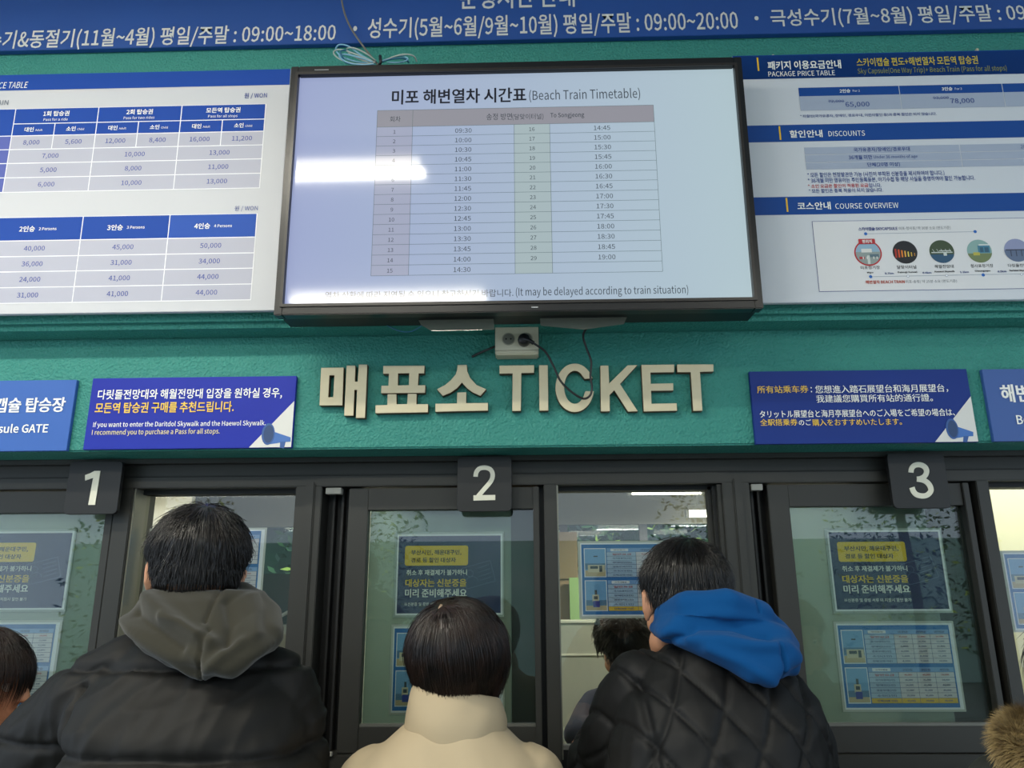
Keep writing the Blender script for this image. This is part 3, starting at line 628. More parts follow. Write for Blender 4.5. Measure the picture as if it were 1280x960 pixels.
# ------------------------------------------------------------------ notice boards and gate signs on the band
NB = mat('notice_blue', '#1a2a9c', .5, spec=.25, var=(2, '#2036aa', .6)); NW = mat('notice_white', '#d9d8d2', .45)
MB1, MB2, MB3 = mat('mega_light', '#3b6cb4', .45), mat('mega_dark', '#20406e', .5), mat('mega_mid', '#2d5696', .5)
def megaphone(f, z, cx, cy, s):
    def q(*pts): return [z(cx+x*s, cy+y*s) for x, y in pts]
    f.poly('megaphone_print', MB1, q((-18,-40),(0,-8),(42,6),(60,12),(60,28),(30,30),(8,34),(-22,38)), .0010)
    c = f.uv(*z(cx-22*s, cy)); e = f.uv(*z(cx-22*s+24*s, cy)); hh = abs(f.uv(*z(cx, cy))[1]-f.uv(*z(cx, cy+40*s))[1])
    f.disc('megaphone_print', MB3, c, e[0]-c[0], .0014, ry=hh); f.disc('megaphone_print', MB2, (c[0]+.001, c[1]), (e[0]-c[0])*.75, .0017, ry=hh*.82)
    f.poly('megaphone_print', MB3, q((22,28),(42,28),(36,52),(20,50)), .0012)
def board(name, label, cat, pts, m, z, Y=-.012, edge='#3a6a62'):
    """flat sign whose four photo corners are TL, TR, BR, BL in zoom space z"""
    bl_ = z(*pts[3]); brr = z(*pts[2]); mid = ((bl_[0]+brr[0])/2, (bl_[1]+brr[1])/2)
    f = Face(Y, z0=at(*mid, Y).z, x0=at(*mid, Y).x); r = f.root(name); tag(r, label, cat)
    q = [f.uv(*z(*p)) for p in pts]; x0 = (q[0][0]+q[3][0])/2; x1 = (q[1][0]+q[2][0])/2; z1 = (q[0][1]+q[1][1])/2; z0 = (q[2][1]+q[3][1])/2
    box('panel', x0, x1, 0, -Y-.001, z0, z1, m, r, .0008); return f, r, (x0, x1, z0, z1)
n5 = zr(0, 450, 3.368); n7 = zr(920, 440, 3.556)
f, r, q = board('notice_board', 'bright blue notice with Korean and English lines and a megaphone', 'notice', [(391,76),(1250,68),(1226,371),(350,375)], NB, n5)
YT = mat('ink_amber', '#f0c64a', .5); YT2 = mat('ink_pale_amber', '#e4d79a', .5)
f.tp(WTXT, '다릿돌전망대와 해월전망대 입장을 원하실 경우,', *n5(412, 121), *n5(1187, 168), bold=.012)
f.tp(YT, '모든역 탑승권 구매를 추천드립니다.', *n5(402, 177), *n5(985, 222), bold=.018)
f.tp(WTXT, 'If you want to enter the Daritdol Skywalk and the Haewol Skywalk,', *n5(393, 257), *n5(1118, 285), bold=.006)
f.tp(YT2, 'I recommend you to purchase a Pass for all stops.', *n5(388, 290), *n5(925, 319), bold=.006)
f.add('white_corner', NW, [(q[1]-.001, f.uv(*n5(1245, 172))[1]), (f.uv(*n5(1048, 370))[0], q[2]+.001), (q[1]-.001, q[2]+.001)], [(0, 1, 2)], .0007)
megaphone(f, n5, 1155, 312, 1.15); f.build(r)
f, r, q = board('notice_board', 'blue notice with Chinese and Japanese lines and a megaphone', 'notice', [(60,87),(1024,75),(1079,403),(85,407)], mat('notice_blue2', '#14307c', .5, spec=.25, var=(2, '#193a8c', .6)), n7)
f.tp(YT, '所有站乘车券', *n7(93, 150), *n7(320, 183), bold=.012); f.tp(WTXT, ':', *n7(331, 156), *n7(337, 180), bold=.01)
f.tp(WTXT, '您想進入踏石展望台和海月展望台，', *n7(350, 146), *n7(940, 182), bold=.008)
f.tp(WTXT, '我建議您購買所有站的通行證。', *n7(355, 189), *n7(872, 223), bold=.008)
f.tp(WTXT, 'タリットル展望台と海月亭展望台へのご入場をご希望の場合は、', *n7(103, 256), *n7(970, 289), bold=.008)
f.tp(YT, '全駅搭乗券', *n7(107, 298), *n7(272, 328), bold=.01); f.tp(WTXT, 'のご', *n7(278, 300), *n7(333, 326), bold=.008)
f.tp(YT, '購入をおすすめいたします。', *n7(338, 297), *n7(735, 327), bold=.008)
f.add('white_corner', NW, [(q[1]-.001, f.uv(*n7(1050, 197))[1]), (f.uv(*n7(885, 404))[0], q[2]+.001), (q[1]-.001, q[2]+.001)], [(0, 1, 2)], .0007)
megaphone(f, n7, 985, 342, 1.15); f.build(r)
f, r, q = board('gate_sign', 'soft blue capsule gate sign at the far left of the green band', 'sign', [(-560,92),(325,85),(278,382),(-607,390)], mat('gate_blue', '#3a64b0', .5, spec=.3), n5)
f.tp(WTXT, '스카이캡슐 탑승장', *n5(-190, 160), *n5(275, 222), bold=.03); f.tp(WTXT, 'Sky Capsule GATE', *n5(-175, 270), *n5(203, 318), bold=.025); f.build(r)
f, r, q = board('gate_sign', 'dull blue gate sign cut by the right edge of the picture', 'sign', [(1097,77),(1980,66),(2040,388),(1142,398)], mat('gate_blue2', '#35589a', .45), n7)
f.tp(WTXT, '해변열차 탑승장', *n7(1175, 142), *n7(1660, 222), bold=.03); f.tp(WTXT, 'Beach Train GATE', *n7(1245, 276), *n7(1650, 320), bold=.025); f.build(r)
# ------------------------------------------------------------------ number plates
PLT = mat('plate_black', '#1d1e1e', .4, spec=.4); DIG = mat('digit_white', '#dedcc8', .4)
for n, z, tlc, brc, db in ((1, zr(0, 550, 8), (716, 215), (1196, 738), (856, 310, 1008, 650)), (2, zr(560, 560, 8), (94, 88), (634, 630), (255, 178, 473, 528)), (3, zr(1090, 550, 6.737), (132, 108), (664, 574), (297, 187, 522, 495))):
    Yp = .088
    if n == 1: tlc = (676, 215)
    if n == 3: tlc = (155, 110); brc = (632, 572)
    cx = {1: 933, 2: 364, 3: 394}[n]
    if n == 1: hw = 262
    elif n == 2: hw = 269
    else: hw = 238
    f = Face(Yp, z0=at(*z(cx, brc[1]), Yp).z, x0=at(*z(cx, (tlc[1]+brc[1])/2), Yp).x)
    r = f.root('number_plate'); tag(r, f'black rounded counter plate with a white numeral {[0, "one", "two", "three"][n]}', 'sign')
    zc = (tlc[1]+brc[1])/2
    x0 = f.uv(*z(cx-hw, zc))[0]; x1 = f.uv(*z(cx+hw, zc))[0]; z0 = f.uv(*z(cx, brc[1]))[1]; z1 = f.uv(*z(cx, tlc[1]))[1]
    rr_ = .011; pts = []
    for ax, az, a0 in ((x1-rr_, z1-rr_, 0), (x0+rr_, z1-rr_, 90), (x0+rr_, z0+rr_, 180), (x1-rr_, z0+rr_, 270)):
        pts += [(ax+rr_*math.cos(R(a0+i*18)), az+rr_*math.sin(R(a0+i*18))) for i in range(6)]
    o = prism('plate', [pts], [], 0, .012, PLT, r, px=False, bev=.0008)
    box('spacer', -.02, .02, .012, YF-Yp, z0+.03, z1-.03, ALU2, r)
    if n == 1:
        q = [f.uv(*z(*p)) for p in ((857,352),(905,335),(950,311),(1009,311),(956,650),(888,650),(937,380),(905,392),(857,407))]
        q = [(p[0], p[1]) for p in q]; prism('digit', [q], [], -.003, -.0005, DIG, r, px=False)
    else:
        if n == 2: cl = [(277,288),(279,262),(290,232),(315,207),(350,198),(385,199),(420,213),(441,240),(447,275),(440,310),(425,338),(400,370),(360,415),(320,462),(284,506)]; wd = 45
        else: cl = [(325,275),(330,245),(348,220),(380,209),(415,213),(445,232),(457,262),(450,292),(430,314),(400,327),(375,330)]; wd = 44
        def stroke(cl, wd):
            L_, R__ = [], []
            for a_ in range(len(cl)):
                p0 = Vector(cl[max(a_-1, 0)]); p1 = Vector(cl[min(a_+1, len(cl)-1)]); d = (p1-p0).normalized(); nn = Vector((-d.y, d.x))*wd/2; c_ = Vector(cl[a_])
                L_.append(tuple(c_+nn)); R__.append(tuple(c_-nn))
            vs = [f.uv(*z(*p)) for p in L_+R__]; m_ = len(cl)
            return vs, [(a_, a_+1, m_+a_+1, m_+a_) for a_ in range(m_-1)]
        parts = [stroke([tuple(v) for v in smoothpath([(x, y, 0) for x, y in cl], 4) for v in [(v.x, v.y)]], wd)]
        if n == 2: parts.append(([f.uv(*z(*p)) for p in ((255,474),(473,470),(473,522),(255,527))], [(0, 1, 2, 3)]))
        else:
            cl = [(375,330),(410,335),(450,350),(480,380),(493,415),(487,440),(465,462),(435,472),(400,470),(368,458),(345,432),(333,400)]
            parts.append(stroke([(v.x, v.y) for v in smoothpath([(x, y, 0) for x, y in cl], 4)], wd))
        vs, fs = [], []
        for a_, b_ in parts: fs += [tuple(i_+len(vs) for i_ in q_) for q_ in b_]; vs += [(x, -.0006 if a_ is parts[0][0] else -.0012, y) for x, y in a_]
        me = bpy.data.meshes.new('digit'); me.from_pydata(vs, [], fs); o = mesh_obj('digit', me, DIG, r); md = o.modifiers.new('s', 'SOLIDIFY'); md.thickness = .003; md.offset = 0
# ------------------------------------------------------------------ posters taped behind the glass
PNAVY = mat('poster_navy', '#1f2c5e', .5, var=(8, '#26366c', .5)); PW = mat('poster_paper', '#f4f6f8', .5); SLV = mat('plastic_sleeve', '#a9b4ac', .3)
PY = mat('poster_yellow', '#f2cb2a', .5)
def notice_poster(name, label, f, x0, x1, z0, z1):
    """x0..z1: sleeve rectangle in local coordinates"""
    r = f.root(name); tag(r, label, 'poster', 'navy discount posters'); W = x1-x0; H = z1-z0
    box('sleeve', x0, x1, .0, .0015, z0, z1, SLV, r)
    # normalised from poster two: sleeve spans 262..1012 x 240..806
    def u(x, y): return (x0+(x-278)/734*W, z1-(y-240)/566*H)
    def rc(k, m, a, b, c, d, lay): p = u(a, b); q = u(c, d); f.rect(k, m, p[0], q[0], q[1], p[1], lay)
    rc('paper', PW, 292, 253, 1003, 792, .0006); rc('navy_field', PNAVY, 302, 266, 990, 780, .0010)
    p = u(346, 466); q = u(772, 332); f.rrect('yellow_box', PY, p[0], q[0], p[1], q[1], .006, .0014)
    def t(m, s, a, b, c, d, **k):
        p = u(a, d); q = u(c, b); f.text(m, s, p[0], q[0], p[1], q[1], lay=.0019, **k)
    t(DARK, '부산시민, 해운대구민,', 388, 360, 726, 398, bold=.02); t(DARK, '경로 등 할인 대상자', 388, 412, 690, 446, bold=.02)
    t(WTXT, '취소 후 재결제가 불가하니', 360, 493, 765, 531, bold=.02)
    t(PY, '대상자는 신분증을', 355, 555, 762, 607, bold=.03); t(WTXT, '미리 준비해주세요', 355, 620, 765, 676, bold=.03)
    t(WTXT, '※신분증 및 증빙 서류 미 지참시 할인 불가', 352, 708, 765, 732, bold=.01)
    LN = mat('card_line', '#66749c', .5)
    cr = [u(730, 487), u(920, 433), u(956, 570), u(766, 622)]
    for i in range(4): f.line('card_outline', LN, cr[i], cr[(i+1) % 4], .0009, .0013)
    c = u(786, 520); pts = [(c[0]+.0085*math.cos(R(a)), c[1]+.0085*math.sin(R(a))) for a in range(0, 361, 30)]
    for a, b in zip(pts, pts[1:]): f.line('card_outline', LN, a, b, .0009, .0013)
    c = u(800, 572); pts = [(c[0]+.015*math.cos(R(a)), c[1]+.012*math.sin(R(a))) for a in range(-10, 181, 19)]
    for a, b in zip(pts, pts[1:]): f.line('card_outline', LN, a, b, .0009, .0013)
    for i in range(4): f.line('card_outline', LN, u(832+6*i, 487+27*i), u(912+6*i, 461+27*i), .0009, .0013)
    f.build(r); return r
TBL1 = mat('sheet_blue', '#2272b8', .5); TBC = mat('sheet_cell_blue', '#b4cbe2', .5); TCC = mat('sheet_cell', '#dcd8dc', .5); THB = mat('sheet_header', '#86aede', .5); TYL = mat('sheet_yellow', '#ecc23c', .5)
SKY1 = mat('photo_sky', '#7fb2dc', .5); SEA = mat('photo_sea', '#5c86a8', .5); SND = mat('photo_sand', '#c9b78e', .5); TRN = mat('photo_train', '#d8cfae', .5); TWN = mat('photo_window', '#3c4a50', .5); CAP = mat('photo_capsule', '#2e43a0', .5)
MICRO = mat('ink_micro', '#5a6288', .5); MRED = mat('ink_micro_red', '#c4585a', .5)
def price_poster(name, label, f, x0, x1, z0, z1):
    r = f.root(name); tag(r, label, 'poster', 'blue bordered fare posters'); W = x1-x0; H = z1-z0
    box('sleeve', x0, x1, 0, .0015, z0, z1, mat('sleeve_pale', '#c4c6bc', .35), r)
    def u(x, y): return (x0+x*W, z1-y*H)
    def rc(k, m, a, b, c, d, lay): p = u(a, b); q = u(c, d); f.rect(k, m, p[0], q[0], q[1], p[1], lay)
    rc('paper', PW, .02, .025, .985, .975, .0005); rc('blue_border', TBL1, .03, .045, .955, .955, .0009)
    for j, (ya, yb) in enumerate(((.095, .475), (.515, .91))):
        rc('picture_white_edge', PW, .05, ya, .235, yb, .0013); rc('picture', SKY1, .057, ya+.01, .228, yb-.01, .0017)
        if j == 0:
            rc('picture', SEA, .057, ya+.2, .228, yb-.1, .0021); rc('picture', SND, .057, yb-.09, .228, yb-.012, .0023)
            rc('picture', TRN, .08, yb-.16, .222, yb-.065, .0026); rc('picture', TWN, .10, yb-.145, .165, yb-.11, .0029); rc('picture', TWN, .175, yb-.15, .20, yb-.07, .0029)
            rc('picture', TWN, .13, ya+.10, .165, ya+.115, .0026)
        else:
            rc('picture', SEA, .057, yb-.14, .228, yb-.06, .0021); rc('picture', SND, .057, yb-.07, .228, yb-.012, .0023)
            rc('picture', TWN, .13, yb-.27, .15, yb-.2, .0026); rc('picture', TRN, .11, yb-.21, .165, yb-.12, .0028); rc('picture', CAP, .115, yb-.13, .17, yb-.05, .0031); rc('picture', TWN, .122, yb-.19, .155, yb-.15, .0032)
        rc('table_ground', MICRO, .243, ya, .945, yb, .0011)
        n = 6 if j == 0 else 7; hh = (yb-ya)/(n if j else n); vals = (('8,000', '12,000', '16,000'), ('7,000', '10,000', '13,000'), ('5,000', '8,000', '11,000'), ('6,000', '10,000', '13,000'), ('5,600', '8,400', '11,200'), ('4,000', '7,000', '10,000')) if j == 0 else (('40,000', '45,000', '50,000'), ('36,000', '31,000', '34,000'), ('24,000', '41,000', '44,000'), ('31,000', '41,000', '44,000'), ('32,000', '36,000', '40,000'), ('65,000', '78,000', '90,000'))
        n = 7; hh = (yb-ya)/n; cs = (.243, .49, .64, .79, .945)
        for i in range(n):
            if i == 0: rc('header_row', THB, cs[0], ya, cs[4], ya+hh-.004, .0015)
            else:
                yl = j == 1 and i == n-1
                rc('sheet_cell', TYL if yl else TBC, cs[0], ya+hh*i, cs[1]-.003, ya+hh*(i+1)-.004, .0015)
                for c in range(3): rc('sheet_cell', TYL if yl else TCC, cs[c+1], ya+hh*i, cs[c+2]-.003, ya+hh*(i+1)-.004, .0015)
                tx_ = ('일반요금', '국가유공자(1인)', '장애인(1인)', '경로우대(1인)', '소인(1인)', '단체(20명 이상)')[i-1]; m = MRED if i == 1 else MICRO
                p = u(.29, ya+hh*(i+.5)); q = u(.45, 0); f.text(m, tx_, p[0], q[0], p[1]-hh*H*.23, p[1]+hh*H*.23, key='micro_print', bold=.02, lay=.0019)
                for c in range(3):
                    p = u((cs[c+1]+cs[c+2])/2, ya+hh*(i+.5)); f.text(m, vals[i-1][c], p[0]-.0095, p[0]+.0095, p[1]-hh*H*.2, p[1]+hh*H*.2, key='micro_print', bold=.02, lay=.0019)
        p = u(.275, ya+hh-.012); q = u(.425, ya+.008); f.rrect('title_pill', PW, p[0], q[0], p[1], q[1], .002, .0019)
        p = u(.30, ya+hh-.022); q = u(.40, ya+.018); f.text(MICRO, ('해변열차', '스카이캡슐')[j], p[0], q[0], p[1], q[1], key='micro_print', bold=.03, lay=.0023)
        for c in range(3):
            p = u((cs[c+1]+cs[c+2])/2, ya+hh*.5); f.text(MICRO, (('1회 탑승권', '2회 탑승권', '모든역 탑승권'), ('2인승', '3인승', '4인승'))[j][c], p[0]-.012, p[0]+.012, p[1]-hh*H*.22, p[1]+hh*H*.22, key='micro_print', bold=.02, lay=.0019)
    f.build(r); return r
def place(u0, v0, Y, dx=0):
    p = at(u0, v0, Y); return Face(Y, z0=p.z, x0=p.x)
YP = YF+.014+.028
# navy posters: centre of the sleeve and its size from the photo
def rect_from(f, TLp, TRp, BRp, BLp):
    q = [f.uv(*p) for p in (TLp, TRp, BRp, BLp)]
    return (q[0][0]+q[3][0])/2, (q[1][0]+q[2][0])/2, (q[2][1]+q[3][1])/2, (q[0][1]+q[1][1])/2
f = place(561, 770, YP); rc2 = rect_from(f, (495.3, 665), (629.8, 665.3), (630, 771.5), (490.5, 771.5))
notice_poster('notice_poster', 'navy discount poster in the sliding glass above the bobbed hair', f, *rc2); W2 = rc2[1]-rc2[0]
f = place(1115, 762, YP); q = rect_from(f, (1030.5, 660), (1176, 660.5), (1191.5, 767), (1041.5, 766)); notice_poster('notice_poster', 'navy discount poster under the plate 3, above a fare poster', f, *q)
f = place(30, 765, YP); q = rect_from(f, (-45, 662), (97, 662), (80, 765), (-70, 765)); notice_poster('notice_poster', 'navy discount poster at the left edge below plate 1', f, *q)
f = place(556, 890, YP); q = rect_from(f, (490, 780), (632, 780.5), (629, 894), (485, 893)); price_poster('fare_poster', 'fare poster mostly hidden behind the bobbed head', f, *q)
f = place(1125, 888, YP); q = rect_from(f, (1041.3, 776), (1191.5, 777), (1208, 890.5), (1054, 889)); price_poster('fare_poster', 'fare poster below the plate 3 with its sleeve torn at the right', f, *q)
f = place(5, 885, YP); q = rect_from(f, (-75, 775), (78, 776), (62, 888), (-100, 888)); price_poster('fare_poster', 'fare poster at the left edge beside the long haired person', f, *q)
YQ = YF+.07+.009
f = place(795, 774, YQ); q = rect_from(f, (721, 677), (873, 675), (873, 772), (725.5, 773)); price_poster('fare_poster', 'fare poster in the clear pane beside the man with the blue hood', f, *q)
f = place(260, 790, YQ); q = rect_from(f, (190, 660), (333, 660), (327, 757), (173, 757)); price_poster('fare_poster', 'fare poster behind the head of the man in the grey hood', f, *q)
f = place(1330, 790, YQ); q = rect_from(f, (1249, 688), (1400, 688), (1424, 790), (1267, 790)); price_poster('fare_poster', 'fare poster in the cream room at the right edge', f, *q)
# ------------------------------------------------------------------ socket box, plug and cables
Yb = -.045; sb = empty('socket_box', at(646, 443, Yb)); tag(sb, 'cream double socket box under the television', 'socket')
L = sb.location; xa, xb = at(619, 420, Yb).x-L.x, at(673, 420, Yb).x-L.x; za, zb_ = 0, at(646, 409, Yb).z-L.z
box('housing', xa, xb, 0, .043, za, zb_+.07, CREAM, sb, .003)
box('cover_lip', xa-.0006, xb+.0006, -.0016, 0, za+.010, zb_, mat('cream_face', '#d6d0b6', .35), sb, .0008)
for x, c_ in ((-.0205, 'a'), (.0235, 'b')):
    zc = at(646, 424, Yb).z-L.z
    bm = bmesh.new(); tube_bm(bm, [(x, -.0025, zc), (x, -.0015, zc)], .0165, 24); o = bmobj('socket_ring', bm, mat('socket_ring', '#a8a48f', .4), sb)
    bm = bmesh.new(); tube_bm(bm, [(x, -.0030, zc), (x, -.0024, zc)], .0140, 24); o = bmobj('socket_well', bm, mat('socket_well', '#77776c', .5), sb)
    for s in (-1, 1):
        bm = bmesh.new(); tube_bm(bm, [(x+s*.006, -.0036, zc), (x+s*.006, -.0029, zc)], .0022, 10); bmobj('pin_hole', bm, GASKET, sb)
CB = mat('cable_black', '#17171a', .4); CG = mat('cable_grey', '#6f6a62', .5)
pl = at(655, 424, Yb-.02)
pg = empty('power_plug', (pl.x, Yb-.02, pl.z)); tag(pg, 'round black plug in the right socket with a looping cord', 'plug')
bm = bmesh.new(); tube_bm(bm, [(0, .016, 0), (0, .004, 0), (0, -.006, 0), (0, -.010, 0)], [.0150, .0155, .0135, .009], 20); bmobj('plug_body', bm, CB, pg, True)
bm = bmesh.new(); tube_bm(bm, smoothpath([(0, -.006, 0), (.012, -.010, -.006), (.024, -.009, -.014)]), .0052, 10); bmobj('strain_relief', bm, CB, pg, True)
pw = [(670, 431, -.07), (682, 440, -.06), (692, 458, -.05), (700, 475, -.045), (712, 488, -.045), (728, 498, -.045), (737, 495, -.045), (740, 485, -.045), (738, 470, -.045), (739, 452, -.045), (733, 435, -.045), (729, 420, -.06), (733, 411, -.08), (741, 405, -.12), (748, 398, -.15)]
pts = [at(u, v, y) - Vector((pl.x, Yb-.02, pl.z)) for u, v, y in pw]; pts = [Vector((.022, -.009, -.013))] + pts
bm = bmesh.new(); tube_bm(bm, smoothpath(pts), .0028, 8); bmobj('cord', bm, CB, pg, True)
def cable(name, label, pts, r, m, k=6, cat='cable'):
    P = smoothpath(pts, k); c = P[0].copy(); bm = bmesh.new(); tube_bm(bm, [p-c for p in P], r, 8); o = bmobj(name, bm, m, None, True); o.location = c; return tag(o, label, cat)
cable('short_cable', 'short black cable stub left of the socket box', [at(590, 446, -.006), at(600, 441, -.012), at(612, 436, -.03), at(622, 432, -.02)], .0032, mat('cable_dull', '#2b2f2e', .5))
cable('ceiling_cable', 'thin grey cable dropping from above across the blue banner', [at(420, -60, -.13), at(427, 0, -.125), at(436, 30, -.12), at(452, 55, -.12), at(465, 72, -.13), at(473, 82, -.15)], .0026, CG)
cb = empty('cable_coil', at(470, 80, -.16)); tag(cb, 'tied bundle of pale blue wire loops lying on the television', 'cable')
c0_ = cb.location
BW = mat('wire_blue', '#7fb2cc', .4); WWt = mat('wire_pale', '#a9b3ab', .4); DW = mat('wire_teal', '#2c6a88', .4)
loops = [([(468,78),(450,78),(430,72),(420,63),(424,56),(436,58),(450,68),(466,77)], BW), ([(468,79),(445,80),(425,74),(417,66),(424,62),(440,66),(468,78)], WWt), ([(469,78),(455,76),(438,68),(434,61),(442,60),(456,66),(470,76)], WWt),
         ([(468,79),(452,80),(434,79),(428,71),(426,64),(437,64),(455,74),(469,78)], DW), ([(476,77),(490,72),(502,70),(510,74),(500,78),(484,78)], BW), ([(476,78),(492,71),(506,68),(517,70),(521,77)], WWt), ([(476,78),(488,74),(504,73),(511,78)], DW),
         ([(466,78),(450,72),(432,68),(424,70),(434,78),(452,81),(468,80)], BW)]
rnd = random.Random(4)
for i, (lp, m) in enumerate(loops):
    bm = bmesh.new(); P = [at(u, v, -.15-.012*math.sin(j*1.3+i)-.003*i) - c0_ for j, (u, v) in enumerate(lp)]
    tube_bm(bm, smoothpath(P, 6), .0021, 8); bmobj('wire_loop', bm, m, cb, True)
bm = bmesh.new(); tube_bm(bm, [at(475, 70, -.165)-c0_, at(476, 77, -.17)-c0_, at(474, 82, -.165)-c0_], .004, 8); bmobj('wire_tie', bm, CB, cb, True)
# strips of clear packing tape and a dangling wire under the television
TP = glass('packing_tape', '#9aa59a', 1.4, .32, '#a3a698', .5)
for lab, pts in (('wide strip of clear tape under the television left of the socket box', [(522, 398), (617, 396), (618, 412), (540, 414), (526, 406)]), ('wide strip of clear tape under the television right of the socket box', [(674, 394), (786, 391), (780, 405), (730, 412), (676, 407)])):
    o = prism('tape_strip', [pts], [], -.155, -.154, TP); recenter(o); tag(o, lab, 'tape')
cable('thin_wire', 'thin blue wire sagging below the left part of the television', [at(484, 407, -.12), at(500, 414, -.13), at(515, 414, -.13), at(529, 406, -.14)], .0014, DW)
# ------------------------------------------------------------------ outdoors behind the booth and behind the viewer
tag(box('ground', -14, 14, 4.6, 14, -.12, -.02, mat('ground_grey', '#6d6f68', .9)), kind='structure')
tag(box('ground_square', -14, 14, -16, -9, -.12, -.02, mat('ground_grey', '#6d6f68', .9)), kind='structure')
LEAF = [mat('leaf_dark', '#1d3a22', .6), mat('leaf_mid', '#3e6a2c', .5), mat('leaf_sunlit', '#d4e456', .45)]  # last colour painted bright for sunlit specks, as no sun shines here
BARK = mat('bark', '#4a3c2e', .9)
def tree(x, y, h, r, seed, label, n=2600):
    rd = random.Random(seed); t = empty('tree', (x, y, 0)); tag(t, label, 'tree')
    bm = bmesh.new(); tube_bm(bm, smoothpath([(0, 0, 0), (.05, .02, h*.3), (-.04, 0, h*.6), (.02, 0, h*.9)]), .09, 8); bmobj('trunk', bm, BARK, t, True)
    vs, fs, mi = [], [], []
    for i in range(n):
        a = rd.uniform(0, 6.283); zz = rd.uniform(.12, 1.0); q = r*math.sqrt(rd.random())*math.sin(math.pi*min(1, zz*.85+.15))**.6
        c = Vector((q*math.cos(a), q*math.sin(a), h*zz)); s_ = rd.uniform(.035, .085)
        d = Vector((rd.uniform(-1, 1), rd.uniform(-1, 1), rd.uniform(-.6, .6))).normalized(); e = d.orthogonal().normalized(); k = len(vs)
        vs += [c-d*s_, c+e*s_*.4, c+d*s_, c-e*s_*.4]; fs.append((k, k+1, k+2, k+3)); mi.append(0 if rd.random() < .55 else (1 if rd.random() < .75 else 2))
    me = bpy.data.meshes.new('foliage'); me.from_pydata(vs, [], fs)
    for m in LEAF: me.materials.append(m)
    me.polygons.foreach_set('material_index', mi); o = link(bpy.data.objects.new('foliage', me), t); o['kind'] = 'stuff'
for i, (x, y, h, r_, lb) in enumerate(((-3.9, 6.6, 3.6, .95, 'leafy tree beyond the rear window, seen right of the first man'), (-1.9, 6.6, 3.6, .92, 'leafy tree beyond the rear window, hidden behind counter two'),
        (.1, 6.6, 3.5, .95, 'leafy tree beyond the rear window above the fare poster'), (2.1, 6.6, 3.6, .95, 'leafy tree beyond the rear window above the dark haired man'))):
    tree(x, y, h, r_, i, lb)
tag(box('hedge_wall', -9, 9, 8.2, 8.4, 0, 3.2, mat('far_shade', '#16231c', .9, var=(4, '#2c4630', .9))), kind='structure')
# far side of the hall yard: what the panes mirror
for i, (x, r_) in enumerate(((-6.4, 1.4), (-2.9, 1.2), (3.4, 1.3), (6.8, 1.5))): tree(x, -11-.4*i, 4.8, r_, 20+i, ['tree of the yard opposite, far left', 'tree of the yard opposite, left of centre', 'tree of the yard opposite, right of centre', 'tree of the yard opposite, far right'][i], 2000)
tag(box('wall_yard', -9, 9, -13.2, -13, 0, 2.6, mat('yard_wall', '#9fc2b4', .7, var=(1, '#c3d6cc', .9))), kind='structure')
# ------------------------------------------------------------------ booth furniture behind the clear panes
GP = mat('partition_grey', '#b4b4a4', .35, coat=.4); PT = mat('partition_edge', '#d9d8c4', .4)
def screen_part(name, label, u0, u1, Y, vtop, zbot):
    a = at(u0, vtop, Y); b = at(u1, vtop, Y); t = empty(name, ((a.x+b.x)/2, Y, zbot)); tag(t, label, 'partition'); w_ = (b.x-a.x)/2; h = a.z-zbot
    box('board', -w_, w_, 0, .02, 0, h-.012, GP, t); box('top_rail', -w_, w_, -.006, .026, h-.012, h, PT, t, .002)
    z2 = at((u0+u1)/2, vtop+43, Y).z-zbot; box('middle_rail', -w_, w_, -.004, 0, z2-.004, z2+.003, PT, t, .001); return t
screen_part('desk_partition', 'grey desk partition with a pale top rail behind counter two', 690, 925, 1.25, 775, .0)
tag(box('counter_shelf', XL+.05, XR-.05, .32, .47, z_bot-.085, z_bot-.05, mat('counter_top', '#aaa99c', .4), bev=.003), 'pale counter shelf running inside the glass', 'counter')
sh = empty('display_frame', at(182, 780, 3.165)); tag(sh, 'dark framed notice screen on the grey wall left of the first man', 'screen')
box('frame', -.10, .22, 0, .03, -.12, .22, mat('frame_grey', '#5c5f5c', .5), sh, .004); box('glass', -.08, .20, -.003, 0, -.10, .20, mat('dim_screen', '#56605e', .2), sh)
box('label_strip', .10, .19, -.006, -.003, .10, .15, mat('label_strip', '#c4c6bf', .5), sh)
cb_ = empty('wood_cabinet', (at(690, 700, 3.6).x, 3.6, 0)); tag(cb_, 'beige wooden cabinet seen at the left of the clear pane of counter two', 'cabinet')
wz = at(705, 665, 3.6).z; ww = at(722, 700, 3.6).x-cb_.location.x
box('body', -.7, ww, 0, .4, 0, wz, mat('cabinet_wood', '#72603f', .6, var=(6, '#655437', .7)), cb_, .004)
box('upper_door', -.68, ww-.01, -.015, 0, wz-.32, wz-.01, mat('cabinet_door', '#665737', .6), cb_, .003); box('lower_door', -.68, ww-.03, -.015, 0, .3, wz-.34, mat('cabinet_door2', '#7a6546', .6), cb_, .003)
gc = box('green_curtain', at(711, 700, 3.5).x, at(724, 700, 3.5).x, 3.5, 3.53, .4, at(715, 745, 3.5).z+.12, mat('curtain_green', '#6f8c52', .7)); recenter(gc); tag(gc, 'pale green strip of curtain beside the wooden cabinet', 'curtain')
# monitors and bits seen right of the first man
mn = empty('office_monitor', at(345, 790, .40)); tag(mn, 'dark monitor and bracket behind the pane right of the first man', 'monitor')
box('display', -.10, .06, 0, .03, .02, .16, BLK, mn, .004); box('stand', -.03, -.01, .01, .03, z_bot-.05-mn.location.z, .02, ALU2, mn, .002)
bm = bmesh.new(); tube_bm(bm, smoothpath([(-.06, -.03, -.03), (.0, -.03, .03), (.05, -.03, .06)]), .005, 8); bmobj('arm', bm, mat('arm_white', '#c9c8c0', .4), mn, True)
